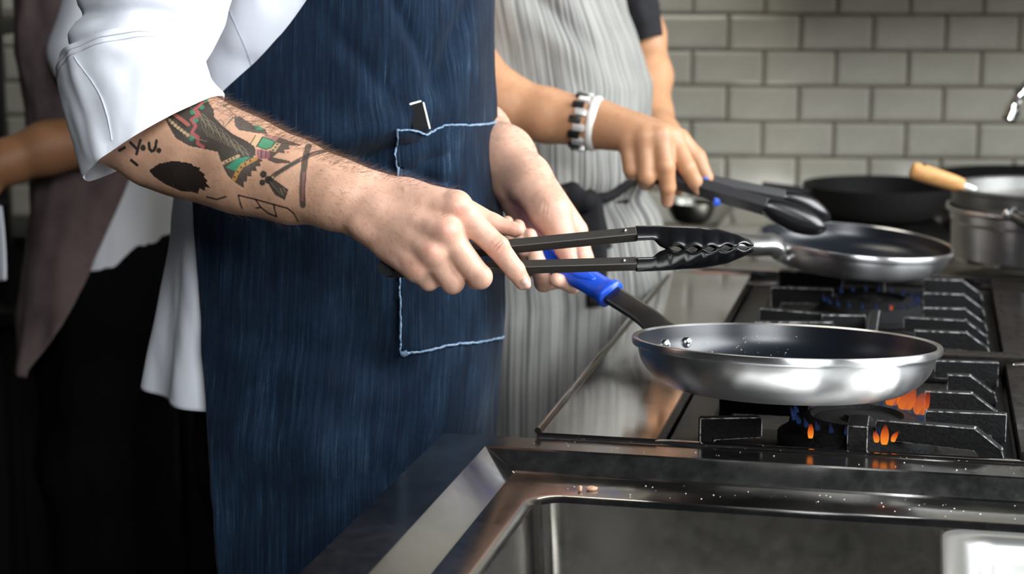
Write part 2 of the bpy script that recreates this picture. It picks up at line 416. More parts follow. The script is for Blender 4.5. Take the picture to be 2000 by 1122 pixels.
# the flat steel ledge along the cooks' side
led = prism('side_ledge', [(-.392, ZP), (-.264, ZP), (-.264, .865), (-.268, .865), (-.268, ZP - .004), (-.386, ZP - .004), (-.386, .82), (-.394, .82)], S(0, 2.41, 0), EV, EZ, EU, 1.07, PLATE, stove, .0008)
tube('edge_bead', [S(-.3915, 1.877, ZP + .0015), S(-.3915, 2.945, ZP + .0015)], .0035, PLATE, stove)
sbox('front_rail', -.392, .95, 1.874, 1.884, .82, .8985, PLATE, stove, .0015)
sbox('rear_rail', -.392, .95, 2.935, 2.95, .82, .905, PLATE, stove, .0015)
sbox('drip_tray', -.262, .95, 1.886, 2.934, .866, .878, SOOT, stove, .002)
sbox('cross_rail', -.258, .95, 2.315, 2.345, .879, .912, DARKDECK, stove, .003)
sbox('deck_strip', .105, .165, 1.888, 2.312, .879, .905, DARKDECK, stove, .002)
sbox('deck_strip', .105, .165, 2.348, 2.933, .879, .905, DARKDECK, stove, .002)
for k, (v0, u0, v1, u1) in enumerate([(-.34, 2.03, -.335, 2.038), (-.327, 2.0, -.322, 1.985)]): pass

def burner(v, u, lit):
    """round burner head with a ring of ports"""
    b = lathe('burner', [(.0, .880), (.085, .880), (.085, .889), (.074, .896), (.072, .904), (.050, .911), (.046, .906), (.018, .906), (.012, .911), (0, .911)], (S(v, u, 0), SAX), IRON, stove, 48)
    return b
FLB = mat('blue_flame', (.0, .0, .0), .9, 0, 0); _n = N(FLB)
FLB.node_tree.nodes.clear()
def flame_mat(m, c, s, alpha):
    nt = m.node_tree; nt.nodes.clear(); o = nt.nodes.new('ShaderNodeOutputMaterial'); e = nt.nodes.new('ShaderNodeEmission'); t = nt.nodes.new('ShaderNodeBsdfTransparent'); x = nt.nodes.new('ShaderNodeMixShader')
    tc = nt.nodes.new('ShaderNodeTexCoord'); sp = nt.nodes.new('ShaderNodeSeparateXYZ'); rp = nt.nodes.new('ShaderNodeValToRGB'); ra = nt.nodes.new('ShaderNodeValToRGB')
    nt.links.new(tc.outputs['Generated'], sp.inputs[0]); nt.links.new(sp.outputs['Z'], rp.inputs[0]); nt.links.new(sp.outputs['Z'], ra.inputs[0])
    for q, (p, cc) in zip(rp.color_ramp.elements, c): q.position = p; q.color = (*cc, 1)
    for q, (p, a) in zip(ra.color_ramp.elements, alpha): q.position = p; q.color = (a, a, a, 1)
    nt.links.new(rp.outputs[0], e.inputs[0]); e.inputs[1].default_value = s
    nt.links.new(ra.outputs[0], x.inputs[0]); nt.links.new(t.outputs[0], x.inputs[1]); nt.links.new(e.outputs[0], x.inputs[2]); nt.links.new(x.outputs[0], o.inputs[0])
flame_mat(FLB, [(0., (.05, .22, .55)), (1., (.12, .06, .30))], .2, [(.0, .55), (1., .0)])
FLO = mat('orange_flame'); flame_mat(FLO, [(.0, (1., .30, .03)), (1., (1., .07, .005))], 1.15, [(.05, .62), (1., .0)])
FLS = mat('soft_orange_flame'); flame_mat(FLS, [(.0, (1., .22, .02)), (1., (1., .05, .003))], .9, [(.05, .5), (1., .0)])
def flame(name, base, h, r, m, parent, lean=(0, 0, 0)):
    base = np.asarray(base, float); ts = np.linspace(0, 1, 8)
    path = [base + EZ * h * t + np.asarray(lean) * t * t for t in ts]; rad = [r * (.55 + 1.4 * t - 1.93 * t * t) + .0003 for t in ts]
    v, f = tube_v(path, rad, 10); return mk(name, v, f, m, parent)
def burner_ring(v, u, blue=26):
    b = burner(v, u, True); VV = []; FF = []; o = 0
    for k in range(blue):
        a = 2 * math.pi * k / blue; p = S(v + .066 * math.cos(a), u + .066 * math.sin(a), .903); h = .013 + .004 * RNG.random()
        path = [p + EZ * h * t + (EV * math.cos(a) + EU * math.sin(a)) * .006 * t for t in (0, .3, .6, 1)]
        vv, ff = tube_v(path, [.0018, .0026, .0018, .0003], 8); VV.append(vv); FF += [[i + o for i in q] for q in ff]; o += len(vv)
    s = mk('blue_flame', np.vstack(VV), FF, FLB, b); tag(s, kind='stuff'); return b
BV, BU = -.062, 1.985
b1 = burner_ring(BV, BU)
for (x, y, zz, h, r, ln) in ((1727, 850, .906, .021, .0050, (.001, 0, 0)), (1712, 846, .906, .012, .0035, (-.003, 0, 0)), (1744, 845, .907, .011, .003, (.006, 0, 0)), (1583, 838, .906, .016, .0035, (0, 0, 0))):
    q = PH(x, y + 18, zz); flame('flame', q, h, r, FLO, b1, ln)
for (dx, dy, h, r) in ((.05, .05, .03, .012), (.066, .03, .026, .010), (.035, .066, .026, .010)):
    flame('flame', S(BV + dx, BU + dy, .908), h, r, FLS, b1, (.01, 0, 0))
b2 = burner_ring(-.07, 2.70, 22)
for (dx, dy) in ((.03, -.062),): flame('flame', S(-.07 + dx, 2.70 + dy, .905), .008, .0025, FLS, b2)
burner(.31, 2.05, False); burner(.31, 2.70, False)

EDGE_GLINT = mat('iron_edge_glint', (.30, .30, .30), .45, .6); _n = N(EDGE_GLINT); _h = _n.noise(_n.coord(), 120, 5, .7)  # pale bevels on the iron fingers: edge highlights put into the colour
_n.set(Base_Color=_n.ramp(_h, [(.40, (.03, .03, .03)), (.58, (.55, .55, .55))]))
def grate(v0, v1, u0, u1, label, fingers):
    """cast iron grate: low frame and tall fingers that point to the burner; fingers = (v, u, angle, length, outer end, thickness)"""
    g = empty('burner_grate', S((v0 + v1) / 2, (u0 + u1) / 2, .879), label, 'grate', 'cast iron burner grates on the range')
    zb, zt = .879, ZG
    for (a0, a1, c0, c1) in ((v0, v1, u0, u0 + .012), (v0, v1, u1 - .012, u1), (v0, v0 + .012, u0 + .012, u1 - .012), (v1 - .012, v1, u0 + .012, u1 - .012)):
        sbox('frame_bar', a0, a1, c0, c1, zb, zb + .012, IRON, g, .003)
    for (v, u, an, L, end, th) in fingers:
        a = math.radians(an); d = EV * math.cos(a) + EU * math.sin(a); nrm = np.cross(d, EZ)
        if end == 'slope': pl = [(0, zb + .004), (.004, zb), (.020, zb), (.034, zt - .024), (L, zt - .021), (L, zt), (.034, zt), (.006, zb + .022)]
        else: pl = [(0, zb), (.012, zb), (.016, zt - .024), (L, zt - .022), (L, zt - .002), (L - .002, zt), (0, zt)]
        prism('finger', pl, S(v, u, 0), d, EZ, nrm, th, IRON, g, .0011, EDGE_GLINT)
    return g
FG = [(-.222, 1.896, 16, .066, 'square', .012), (-.214, 2.02, -4, .10, 'square', .012), (-.214, 2.15, 0, .12, 'square', .012), (-.214, 2.27, -12, .11, 'square', .012),
      (-.058, 1.893, 90, .052, 'square', .021), (-.058, 2.308, -90, .08, 'square', .014),
      (.094, 1.912, 172, .135, 'slope', .013), (.094, 1.985, 182, .085, 'square', .012), (.094, 2.075, 180, .085, 'slope', .012), (.094, 2.165, 180, .06, 'slope', .012), (.094, 2.245, 184, .075, 'square', .012)]
FR = [(-.214, 2.43, 12, .105, 'square', .013), (-.214, 2.53, -14, .105, 'square', .013), (-.13, 2.50, 8, .06, 'square', .012), (-.214, 2.70, 0, .09, 'square', .012), (-.214, 2.85, -10, .1, 'square', .012), (-.060, 2.352, 90, .20, 'square', .013), (-.060, 2.898, -90, .1, 'square', .013),
      (.094, 2.42, 180, .10, 'slope', .013), (.094, 2.50, 176, .115, 'slope', .013), (.094, 2.59, 184, .09, 'slope', .012), (.094, 2.70, 180, .09, 'slope', .012), (.094, 2.82, 180, .09, 'slope', .012)]
def shift(fs, dv, mir=None): return [(v + dv, u, a, L, e, t) for v, u, a, L, e, t in fs]
grate(-.222, .100, 1.888, 2.312, 'soot-crusted cast iron grate under the nearest frying pan', FG)
grate(-.222, .100, 2.348, 2.905, 'black cast iron grate under the farther frying pan', FR)
grate(.172, .494, 1.888, 2.312, 'black cast iron grate at the right edge beside the near pan', shift(FG, .394))
grate(.172, .494, 2.348, 2.905, 'black cast iron grate under the steel pot', shift(FR, .394))

# sink bench
def rrect(v0, v1, u0, u1, r, z, n=8):
    out = []
    for (cv, cu, a) in ((v1 - r, u1 - r, 0), (v0 + r, u1 - r, 90), (v0 + r, u0 + r, 180), (v1 - r, u0 + r, 270)):
        for k in range(n + 1):
            t = math.radians(a + 90 * k / n); out.append(S(cv + r * math.cos(t), cu + r * math.sin(t), z))
    return np.array(out)
sink = empty('sink_bench', S(.1, 1.4, 0), 'wet stainless steel sink bench with a raised rim in the foreground', 'sink')
NV0, NV1, NU0, NU1 = -.495, .85, .80, 1.8715
R = [rrect(NV0 + .001, NV1, NU0, NU1 - .001, .002, .845), rrect(NV0, NV1, NU0, NU1, .002, ZS - .003), rrect(NV0 + .002, NV1 - .002, NU0 + .002, NU1 - .002, .002, ZS),
     rrect(-.437, .79, .86, 1.828, .002, ZS), rrect(-.435, .788, .862, 1.826, .002, ZS - .0015), rrect(-.406, .760, .89, 1.812, .003, ZS - .020), rrect(-.403, .757, .893, 1.809, .003, ZS - .0215)]
rim = gridmesh('rim', np.array(R), STEEL, sink, wrap=True, flip=False); edgesplit(rim, 12)
R = [rrect(-.403, .757, .893, 1.809, .003, ZS - .0215), rrect(-.372, .727, .925, 1.742, .034, ZS - .0215, ), rrect(-.367, .722, .930, 1.737, .032, ZS - .0225), rrect(-.362, .717, .935, 1.732, .030, ZS - .027), rrect(-.352, .707, .945, 1.722, .030, ZS - .19), rrect(-.330, .685, .967, 1.70, .03, ZS - .21), rrect(0, .3, 1.2, 1.5, .03, ZS - .214)]
bas = gridmesh('basin', np.array(R), STEEL, sink, wrap=True); edgesplit(bas, 40)
fc = np.array([0]); mk('basin_floor', [S(0, 1.2, ZS - .2139), S(.3, 1.2, ZS - .2139), S(.3, 1.5, ZS - .2139), S(0, 1.5, ZS - .2139)], [[0, 1, 2, 3]], STEEL, sink, False)
sbox('side_panel', NV0 + .012, NV0 + .02, NU0 + .02, NU1 - .02, 0, .86, STEEL, sink, .001)
sbox('back_panel', NV0 + .02, NV1 - .02, NU1 - .028, NU1 - .02, 0, .86, STEEL, sink, .001)
# crumbs on the ledge
def crumb(x, y, z, r, ax, label):
    bm = bmesh.new(); bmesh.ops.create_icosphere(bm, subdivisions=2, radius=1); p = PH(x, y, z)
    V = np.array([v.co[:] for v in bm.verts]); V *= 1 + .18 * vnoise(V * 2.2 + x)[:, None]; V = V * np.array(ax) * r; V[:, 2] -= V[:, 2].min()
    fc = [[v.index for v in f.verts] for f in bm.faces]; bm.free()
    return tag(mk('food_crumb', V + p, fc, CRUMB), label, 'crumb', 'crumbs on the sink ledge')
CRUMB = mat('cooked_crumb', (.62, .36, .22), .5); _n = N(CRUMB); _n.set(Base_Color=_n.ramp(_n.noise(_n.coord(), 300, 3), [(.3, (.45, .22, .12)), (.7, (.75, .5, .34))]))
crumb(1133, 961, ZS - .0215, .0028, (.8, 1, 1.2), 'small upright tan crumb on the sink ledge, left of the pair')
crumb(1156, 959, ZS - .0215, .0030, (2.0, 1, .9), 'longer flat tan crumb on the sink ledge, right of the pair')
V = []; fc = []; o = 0
for k in range(90):
    if k < 60: q = S(RNG.uniform(-.36, .35), RNG.uniform(1.745, 1.803), ZS - .0213)
    else: q = S(RNG.uniform(-.40, .3), RNG.uniform(1.832, 1.868), ZS + .0002)
    r = RNG.uniform(.0004, .0011)
    for d in ((1, 0, 0), (-1, 0, 0), (0, 1, 0), (0, -1, 0), (0, 0, .8)): V.append(q + np.array(d) * r)
    fc += [[o, o + 2, o + 4], [o + 2, o + 1, o + 4], [o + 1, o + 3, o + 4], [o + 3, o, o + 4]]; o += 5
WATER = mat('salt_grains', (.75, .73, .68), .3)
tag(mk('salt_grains', np.array(V), fc, WATER, None), 'tiny pale grains and droplets scattered on the sink ledge', 'grains', None, 'stuff')
# steel container standing in the basin
cn = empty('steel_container', S(.16, 1.5, .70), 'steel food container with a bright rolled rim in the sink', 'container')
q = PH(1836, 1030, .868); cv, cu = q @ EV, q @ EU
R = [rrect(cv + .002, cv + .40, cu - .30, cu - .002, .020, .855), rrect(cv, cv + .402, cu - .302, cu, .020, .864), rrect(cv + .003, cv + .40, cu - .3, cu - .003, .020, .868), rrect(cv + .022, cv + .38, cu - .28, cu - .022, .022, .868),
     rrect(cv + .030, cv + .372, cu - .272, cu - .030, .026, .862), rrect(cv + .034, cv + .368, cu - .268, cu - .034, .028, .845), rrect(cv + .05, cv + .35, cu - .25, cu - .05, .03, .71), rrect(cv + .15, cv + .25, cu - .17, cu - .13, .01, .705)]
CONT = mat('container_steel', (.78, .78, .76), .36, 1.)
edgesplit(gridmesh('tray', np.array(R), CONT, cn, wrap=True), 60)

# steel bench behind the range, up to the wall
rb = empty('rear_bench', S(.3, 3.4, 0), 'steel bench between the range and the tiled wall', 'bench')
sbox('top', -.38, 1.25, 3.0, 4.06, .865, .895, PLATE, rb, .006)
sbox('cabinet', -.36, 1.2, 3.04, 3.98, 0, .863, HANDLEST, rb, .004)

# ================================================================== PANS
def axes_from_normal(n, xdir):
    n = np.asarray(n, float); n /= np.linalg.norm(n); x = np.asarray(xdir, float); x = x - n * (x @ n); x /= np.linalg.norm(x)
    return np.array([x, np.cross(n, x), n])
def frying_pan(label, c, R, H, nrm, hdir, grip, handle_len, rise, rb=.66, hmat=None):
    """c = centre of the rim plane; hdir = horizontal direction of the handle"""
    AX = axes_from_normal(nrm, hdir); T = (np.asarray(c, float), AX)
    o0 = T[0] - AX[2] * H
    pan = empty('frying_pan', o0, label, 'frying pan', 'aluminium frying pans on the range')
    ts = np.linspace(0, 1, 14); rbm = rb * R
    out = [(0, -H), (rbm * .97, -H), (rbm, -H + .0006)]
    for t in ts[1:]:
        a = t * math.pi / 2; out.append((rbm + (R * .975 - rbm) * math.sin(a) ** .95, -H + (H - .009) * (1 - math.cos(a)) ** .92))
    out += [(R * .978, -.0086), (R * 1.010, -.0080), (R * 1.016, -.0065), (R * 1.017, -.0020), (R * 1.012, -.0002), (R * .995, 0.0003), (R * .976, -.0014)]
    lathe('shell', out, T, ALU, pan, 128, 28)
    inn = [(R * .976, -.0014)]
    for t in ts[::-1][1:]:
        a = t * math.pi / 2; inn.append((rbm + (R * .962 - rbm) * math.sin(a) ** .95 - .0, -H + .004 + (H - .012) * (1 - math.cos(a)) ** .92))
    inn += [(rbm * .6, -H + .0038), (0, -H + .0036)]
    lathe('coating', inn[::1], T, COAT, pan, 128, 40)
    # rivets inside the wall, at the handle
    for s in (-1, 1):
        ang = s * .12; d = AX[0] * math.cos(ang) + AX[1] * math.sin(ang); p = T[0] + d * R * .945 - AX[2] * .019
        lathe('rivet', [(0, .0045), (.003, .0042), (.0055, .0026), (.0066, 0), (.0066, -.004)], (p, axes_from_normal(-d + AX[2] * .3, AX[2])), CHROME, pan, 20)
    # handle: a strap from the wall that rises away from the pan
    hs = T[0] + AX[0] * R * 1.022 - AX[2] * .010; up = AX[2]; hz = AX[0]
    L = handle_len
    ctr = catmull([hs, hs + hz * .014 + up * .006, hs + hz * .045 + up * (.003 + rise * .22), hs + hz * L * .55 + up * (.002 + rise * .62), hs + hz * L + up * (.002 + rise)], 6)
    prof = []; CR_, SR_ = math.cos(.62), math.sin(.62)
    for i, p in enumerate(ctr):
        t = ctr[min(i + 1, len(ctr) - 1)] - ctr[max(i - 1, 0)]; t /= np.linalg.norm(t); s = np.cross(t, up); s /= np.linalg.norm(s); u2 = np.cross(s, t); s, u2 = s * CR_ + u2 * SR_, u2 * CR_ - s * SR_
        f = i / (len(ctr) - 1); w = .0165 - .004 * min(f / .5, 1); hgt = .0045 if grip else .012
        a = np.arange(16) * 2 * math.pi / 16; ca, sa = np.cos(a), np.sin(a)
        prof.append(p + (np.sign(ca) * abs(ca) ** .35 * w)[:, None] * s + (np.sign(sa) * abs(sa) ** .35 * hgt)[:, None] * u2)
    h = gridmesh('handle', np.array(prof), hmat, pan, wrap=True, caps=True); edgesplit(h, 40)
    if grip:
        i0 = int(np.argmax((ctr - hs) @ hz > grip)); G = []
        pts = ctr[i0:]; m_ = 26; tt = np.linspace(0, 1, m_)
        src = np.linspace(0, 1, len(pts)); path = np.stack([np.interp(tt, src, pts[:, k]) for k in range(3)], 1)
        for i, p in enumerate(path):
            t = path[min(i + 1, m_ - 1)] - path[max(i - 1, 0)]; t /= np.linalg.norm(t); s = np.cross(t, up); s /= np.linalg.norm(s); u2 = np.cross(s, t); s, u2 = s * CR_ + u2 * SR_, u2 * CR_ - s * SR_
            f = tt[i]; fl = math.exp(-((f - .02) / .022) ** 2)
            w = .0145 + .0075 * fl + .0012 * math.sin(f * 3.1); hg = .0095 + .006 * fl
            if f > .95: w *= 1 - (f - .95) * 6; hg *= 1 - (f - .95) * 6
            a = np.arange(20) * 2 * math.pi / 20; ca, sa = np.cos(a), np.sin(a)
            G.append(p + (np.sign(ca) * abs(ca) ** .7 * w)[:, None] * s + (np.sign(sa) * abs(sa) ** .7 * hg)[:, None] * u2)
        g = gridmesh('grip', np.array(G), GRIP, h, wrap=True, caps=True); g['label'] = 'blue silicone grip sleeve with a flared collar'
        # raised textured thumb pad on the upper face
        k0, k1 = 4, 13; pad = []
        for i in range(k0, k1):
            p = path[i]; t = path[i + 1] - path[i - 1]; t /= np.linalg.norm(t); s = np.cross(t, up); s /= np.linalg.norm(s); u2 = np.cross(s, t); s, u2 = s * CR_ + u2 * SR_, u2 * CR_ - s * SR_
            wv = .0085 * math.sin(math.pi * (i - k0 + .35) / (k1 - k0 - .3)) + .001
            pad.append([p + s * q * wv + u2 * (.0102 - .0008 * q * q) for q in np.linspace(-1, 1, 5)])
        gridmesh('thumb_pad', np.array(pad), GRIP, h, thick=.0012)
    return pan, ctr, AX, T
pc = P(1535, 664, 1.965)
pan1, hctr, PAX, PT = frying_pan('large aluminium frying pan with a blue grip, nearest on the range', pc, .1600, .0535, (.024, .088, 1), (-.70, .71, 0), .085, .25, .085, hmat=HANDLEST)
print('handle px', PX(hctr)[::4].round(0).tolist())
pc2 = P(1672, 467, 2.72)
pan2, hctr2, PAX2, PT2 = frying_pan('smaller aluminium frying pan on the farther burner, black tongs above it', pc2, .1405, .043, (.075, -.03, 1), (-.86, -.5, 0), 0, .15, .012, hmat=BRIGHTST)
# specks of salt in the near pan
V = []; fc = []; o = 0
for k in range(46):
    a = RNG.uniform(1.3, 2.9); rr = .1625 * RNG.uniform(.78, .93); t = (rr / .1625 - .66) / .302
    q = PT[0] + PAX[2] * (-.0535 + .0046 + .0415 * (1 - math.cos(math.asin(min(max(t, 0), 1) ** (1 / .95)))) ** .92) + rr * (np.array([math.cos(a), math.sin(a), 0]))
    r = RNG.uniform(.0003, .0008)
    for d in ((1, 0, 0), (-1, 0, 0), (0, 1, 0), (0, -1, 0), (0, 0, 1)): V.append(q + np.array(d) * r)
    fc += [[o, o + 2, o + 4], [o + 2, o + 1, o + 4], [o + 1, o + 3, o + 4], [o + 3, o, o + 4]]; o += 5
tag(mk('pan_specks', np.array(V), fc, WATER), 'tiny white specks on the far inner wall of the near pan', 'specks', None, 'stuff')

# steel pot at the right edge, saucepan with a wooden handle on it, black pans behind
c = PH(2020, 505, ZG); ptR = .138; zr = ZG + .098
pot = empty('steel_pot', c, 'wide steel pot with a shiny rolled rim at the right edge', 'pot')
lathe('shell', [(0, 0), (ptR * .93, 0), (ptR * .955, .006), (ptR * .965, .060), (ptR * .985, .064), (ptR * .985, .076), (ptR * 1.02, .077), (ptR * 1.03, .081), (ptR * 1.02, .086), (ptR * .99, .085), (ptR * .975, .078), (ptR * .94, .01), (0, .008)], (c, SAX), POTST, pot, 96, 25)
hd = P(1975, 420, PX(c)[2] - .130); tube('handle', catmull([hd + (0, .012, -.004), hd, hd + (.02, -.03, -.012), hd + (.08, -.07, -.035), hd + (.14, -.10, -.045)], 5), .0075, HANDLEST, pot)
lathe('rivet', [(0, .005), (.004, .0045), (.007, .002), (.008, 0), (.008, -.004)], (P(1968, 419, PX(c)[2] - .137), axes_from_normal((0, -1, .1), (1, 0, 0))), CHROME, pot, 20)
DULLST = m_steel('dull_saucepan_steel', (.30, .30, .29), .34, .46)
c2 = c + np.array([.006, .0, .0862]); sp = empty('saucepan', c2, 'steel saucepan with a pale wooden handle stacked on the pot', 'saucepan')
lathe('shell', [(0, .001), (.1385, .001), (.1395, .005), (.1400, .022), (.1435, .025), (.1435, .029), (.140, .031), (.136, .028), (.134, .01), (0, .006)], (c2, SAX), DULLST, sp, 96, 25)
wh0 = P(1884, 364, PX(c2)[2] - .03); wh1 = P(1778, 331, PX(c2)[2] - .03)
t = wh1 - wh0; L = np.linalg.norm(t); AXw = axes_from_normal((0, -.25, 1), t); AXw[0] = t / L; AXw[2] = np.cross(AXw[0], AXw[1]); 
V = []
for f, w, hh in ((0, .010, .009), (.06, .0125, .011), (.5, .0145, .012), (.85, .0150, .0125), (.96, .0135, .0115), (1, .0095, .008)):
    a = np.arange(16) * 2 * math.pi / 16; V.append(wh0 + t * f + (w * np.cos(a))[:, None] * AXw[2] + (hh * np.sin(a))[:, None] * AXw[1])
wh = gridmesh('handle', np.array(V), WOOD, sp, wrap=True, caps=True, flip=True, sub=1); wh['label'] = 'pale wooden handle pointing up to the left'
ph = wh0 + t * .80; hole = tube('hanging_hole', [ph - AXw[2] * .0153, ph + AXw[2] * .0153], .0035, SOOT, wh, 12)
tube('ferrule', [wh0 - t * .18 + (0, 0, -.002), wh0 + t * .02], .0075, POTST, sp)
def black_pan(c, R, H, label, hdir=None):
    o = empty('black_pan', c, label, 'pan', 'black pans on the rear bench')
    lathe('shell', [(0, 0), (R * .72, 0), (R * .78, .004), (R * .93, H * .55), (R, H - .004), (R * 1.01, H), (R * .985, H), (R * .96, H - .006), (R * .74, .007), (0, .006)], (c, SAX), NYLON_R, o, 72)
    if hdir is not None:
        d = np.asarray(hdir, float); p = c + d * R * .97 + EZ * (H - .012)
        tube('handle', catmull([p, p + d * .05 + EZ * .008, p + d * .12 + EZ * .018], 5), .008, NYLON_R, o)
    return o
NYLON_R = mat('seasoned_iron', (.004, .004, .004), .6, 0, .2); _n = N(NYLON_R); _n.set(Normal=_n.bump(_n.noise(_n.coord(), 120, 4), .3, .001))
black_pan(PH(1715, 421, .896), .148, .062, 'deep black iron pan on the rear bench behind the far frying pan', (-.9, -.3, 0))
black_pan(PH(2010, 398, .896), .20, .058, 'black iron pan against the wall behind the steel saucepan')
DISH = mat('white_porcelain', (.82, .82, .78), .15)
# dark round bowl under the far tongs
bc = PH(1350, 436, .896); bowl = empty('dark_bowl', bc, 'dark rounded bowl beside the second cook, below the far tongs', 'bowl')
BOWLM = m_steel('dull_bowl_steel', (.20, .20, .18), .25, .4)
lathe('shell', [(0, 0), (.022, 0), (.034, .006), (.043, .022), (.046, .040), (.045, .041), (.041, .022), (.02, .004), (0, .003)], (bc, SAX), BOWLM, bowl, 48)
# tap spout at the right edge, spoon on the range
tp = catmull([P(1970, 226, 3.3), P(1980, 206, 3.3), P(2003, 172, 3.3), P(2050, 135, 3.35), P(2110, 130, 3.5), P(2150, 180, 3.62)], 6)
tap = empty('water_tap', tp[0], 'chrome tap spout at the right edge in front of the tiles', 'tap')
tube('spout', tp, .0105, CHROME, tap, 16); lathe('nozzle', [(.008, .0), (.0135, .0), (.0135, .02), (.011, .023)], (tp[0] - EZ * .008, axes_from_normal(tp[3] - tp[0], (1, 0, 0))), CHROME, tap, 24)
tube('riser', [tp[-1] + (0, 0, .006), np.array([tp[-1][0], tp[-1][1], .8955])], .0125, CHROME, tap, 16)
q = PH(1978, 716, .934); spn = empty('steel_spoon', q, 'steel spoon handle end lying at the right edge of the range', 'spoon')
V = []
for f, w, z in ((0, .004, 0), (.02, .0075, .0), (.10, .008, .002), (.35, .005, .006), (.7, .004, .002), (.76, .008, 0), (.86, .021, -.004), (.95, .018, -.003), (1, .005, 0)):
    p = q + np.array([.26 * f, -.03 * f, z + .0]); V.append([p + np.array([.1, 1, 0]) * w * s + EZ * (.0016 - .002 * (1 - s * s)) for s in np.linspace(-1, 1, 7)])
gridmesh('blade', np.array(V), CHROME, spn, thick=.0018, sub=1)
bpy.context.view_layer.update()

# ================================================================== TONGS
def tong_arm(name, p0, p1, w, h, m, parent, ax_d, end_white=True):
    """channel arm: camera-side face bent in two planes; ax_d = direction across (depth)"""
    t = p1 - p0; L = np.linalg.norm(t); t /= L; d = ax_d - t * (ax_d @ t); d /= np.linalg.norm(d); u = np.cross(d, t)
    if u[2] < 0: u = -u
    sec = [(-.30, .5), (-.5, -.02), (-.06, -.5), (.06, -.5), (.5, -.02), (.30, .5)]
    st = [(0, .8), (.03, 1), (.97, 1), (1.0, 1)]
    G = np.array([[p0 + t * L * f + d * (a * w * k) + u * (b * h * k) for a, b in sec] for f, k in st])
    o = gridmesh(name, G, m, parent, wrap=True, caps=True, flip=True); me = o.data
    bm = bmesh.new(); bm.from_mesh(me); bmesh.ops.recalc_face_normals(bm, faces=bm.faces[:]); bm.to_mesh(me); bm.free()
    for p in me.polygons: p.use_smooth = False
    mod(o, 'BEVEL', width=.0007, segments=2, limit_method='ANGLE', angle_limit=math.radians(20)); return o, t, d, u
def tong_head(name, ridge, edge, o0, ex, ey, ed, w, m, parent, nt=9):
    """scalloped gripping shell: ridge and toothed edge as curves (s, height); w = half width across"""
    n = 64; ss = np.linspace(ridge[0][0], ridge[-1][0], n)
    yr = np.interp(ss, *zip(*ridge)); ye = np.interp(ss, *zip(*edge)); f = (ss - ss[0]) / (ss[-1] - ss[0])
    sc = np.clip((f - .22) / .06, 0, 1) * np.clip((1.0 - f) / .05, 0, 1)
    ye = ye + np.abs(np.sin(f * math.pi * 7.2)) * .0042 * sc * np.sign(ye - yr) * -1
    ww = w * np.clip(np.interp(f, [0, .18, .3, .6, .85, .96, 1], [.42, .44, .75, 1, .88, .5, .15]), 0, 1)
    G = []
    for i in range(n):
        G.append([o0 + ex * ss[i] + ey * (ye[i] + (yr[i] - ye[i]) * (1 - abs(q) ** 2.4)) + ed * (q * ww[i]) for q in np.linspace(-1, 1, nt)])
    o = gridmesh(name, np.array(G), m, parent); mod(o, 'SOLIDIFY', thickness=.0028, offset=0); mod(o, 'SUBSURF', levels=1, render_levels=1); return o
TD = 1.925
tongs = empty('kitchen_tongs', P(760, 523, TD), 'black scalloped tongs held in the tattooed arm\'s hand', 'tongs', 'black nylon-tipped tongs')
def tp_(x, y, d=TD): return P(x, y, d)
hinge = tp_(757, 522, TD + .004)
TW_ = .019
a1, t1, d1, u1 = tong_arm('arm', tp_(752, 506, TD + .003), tp_(1243, 457.5), TW_, .0150, TONGST, tongs, FW)
a2, t2, d2, u2 = tong_arm('arm', tp_(752, 530, TD + .003), tp_(1243, 515.5), TW_, .0142, TONGST, tongs, FW)
tube('hinge', [hinge - FW * .011, hinge + FW * .011], .0095, NYLON, tongs, 24)
for (pp, dd) in ((tp_(1220, 450), -1), (tp_(1218, 508.5), -1)):
    lathe('rivet', [(0, .0012), (.0012, .001), (.0018, 0), (.0018, -.003)], (pp - FW * .0088, axes_from_normal(-FW + UP * .25, RT)), CHROME, tongs, 14)
k = TD / F; oH = tp_(1243, 486)
def hp(l): return [((x - 1243) * k, -(y - 486) * k) for x, y in l]
tong_head('gripping_head', hp([(1241, 443), (1300, 443), (1360, 444), (1400, 448), (1440, 459), (1462, 470), (1471, 478)]), hp([(1241, 471), (1279, 469), (1288, 480), (1300, 489), (1380, 490), (1440, 485), (1471, 482)]), oH, RT, UP, FW, .021, NYLON, tongs)
tong_head('gripping_head', hp([(1241, 529), (1300, 527), (1370, 523), (1420, 513), (1455, 498), (1471, 489)]), hp([(1241, 503), (1276, 502), (1287, 492), (1300, 484), (1380, 484), (1440, 482), (1471, 484)]), oH, RT, UP, FW, .021, NYLON, tongs)

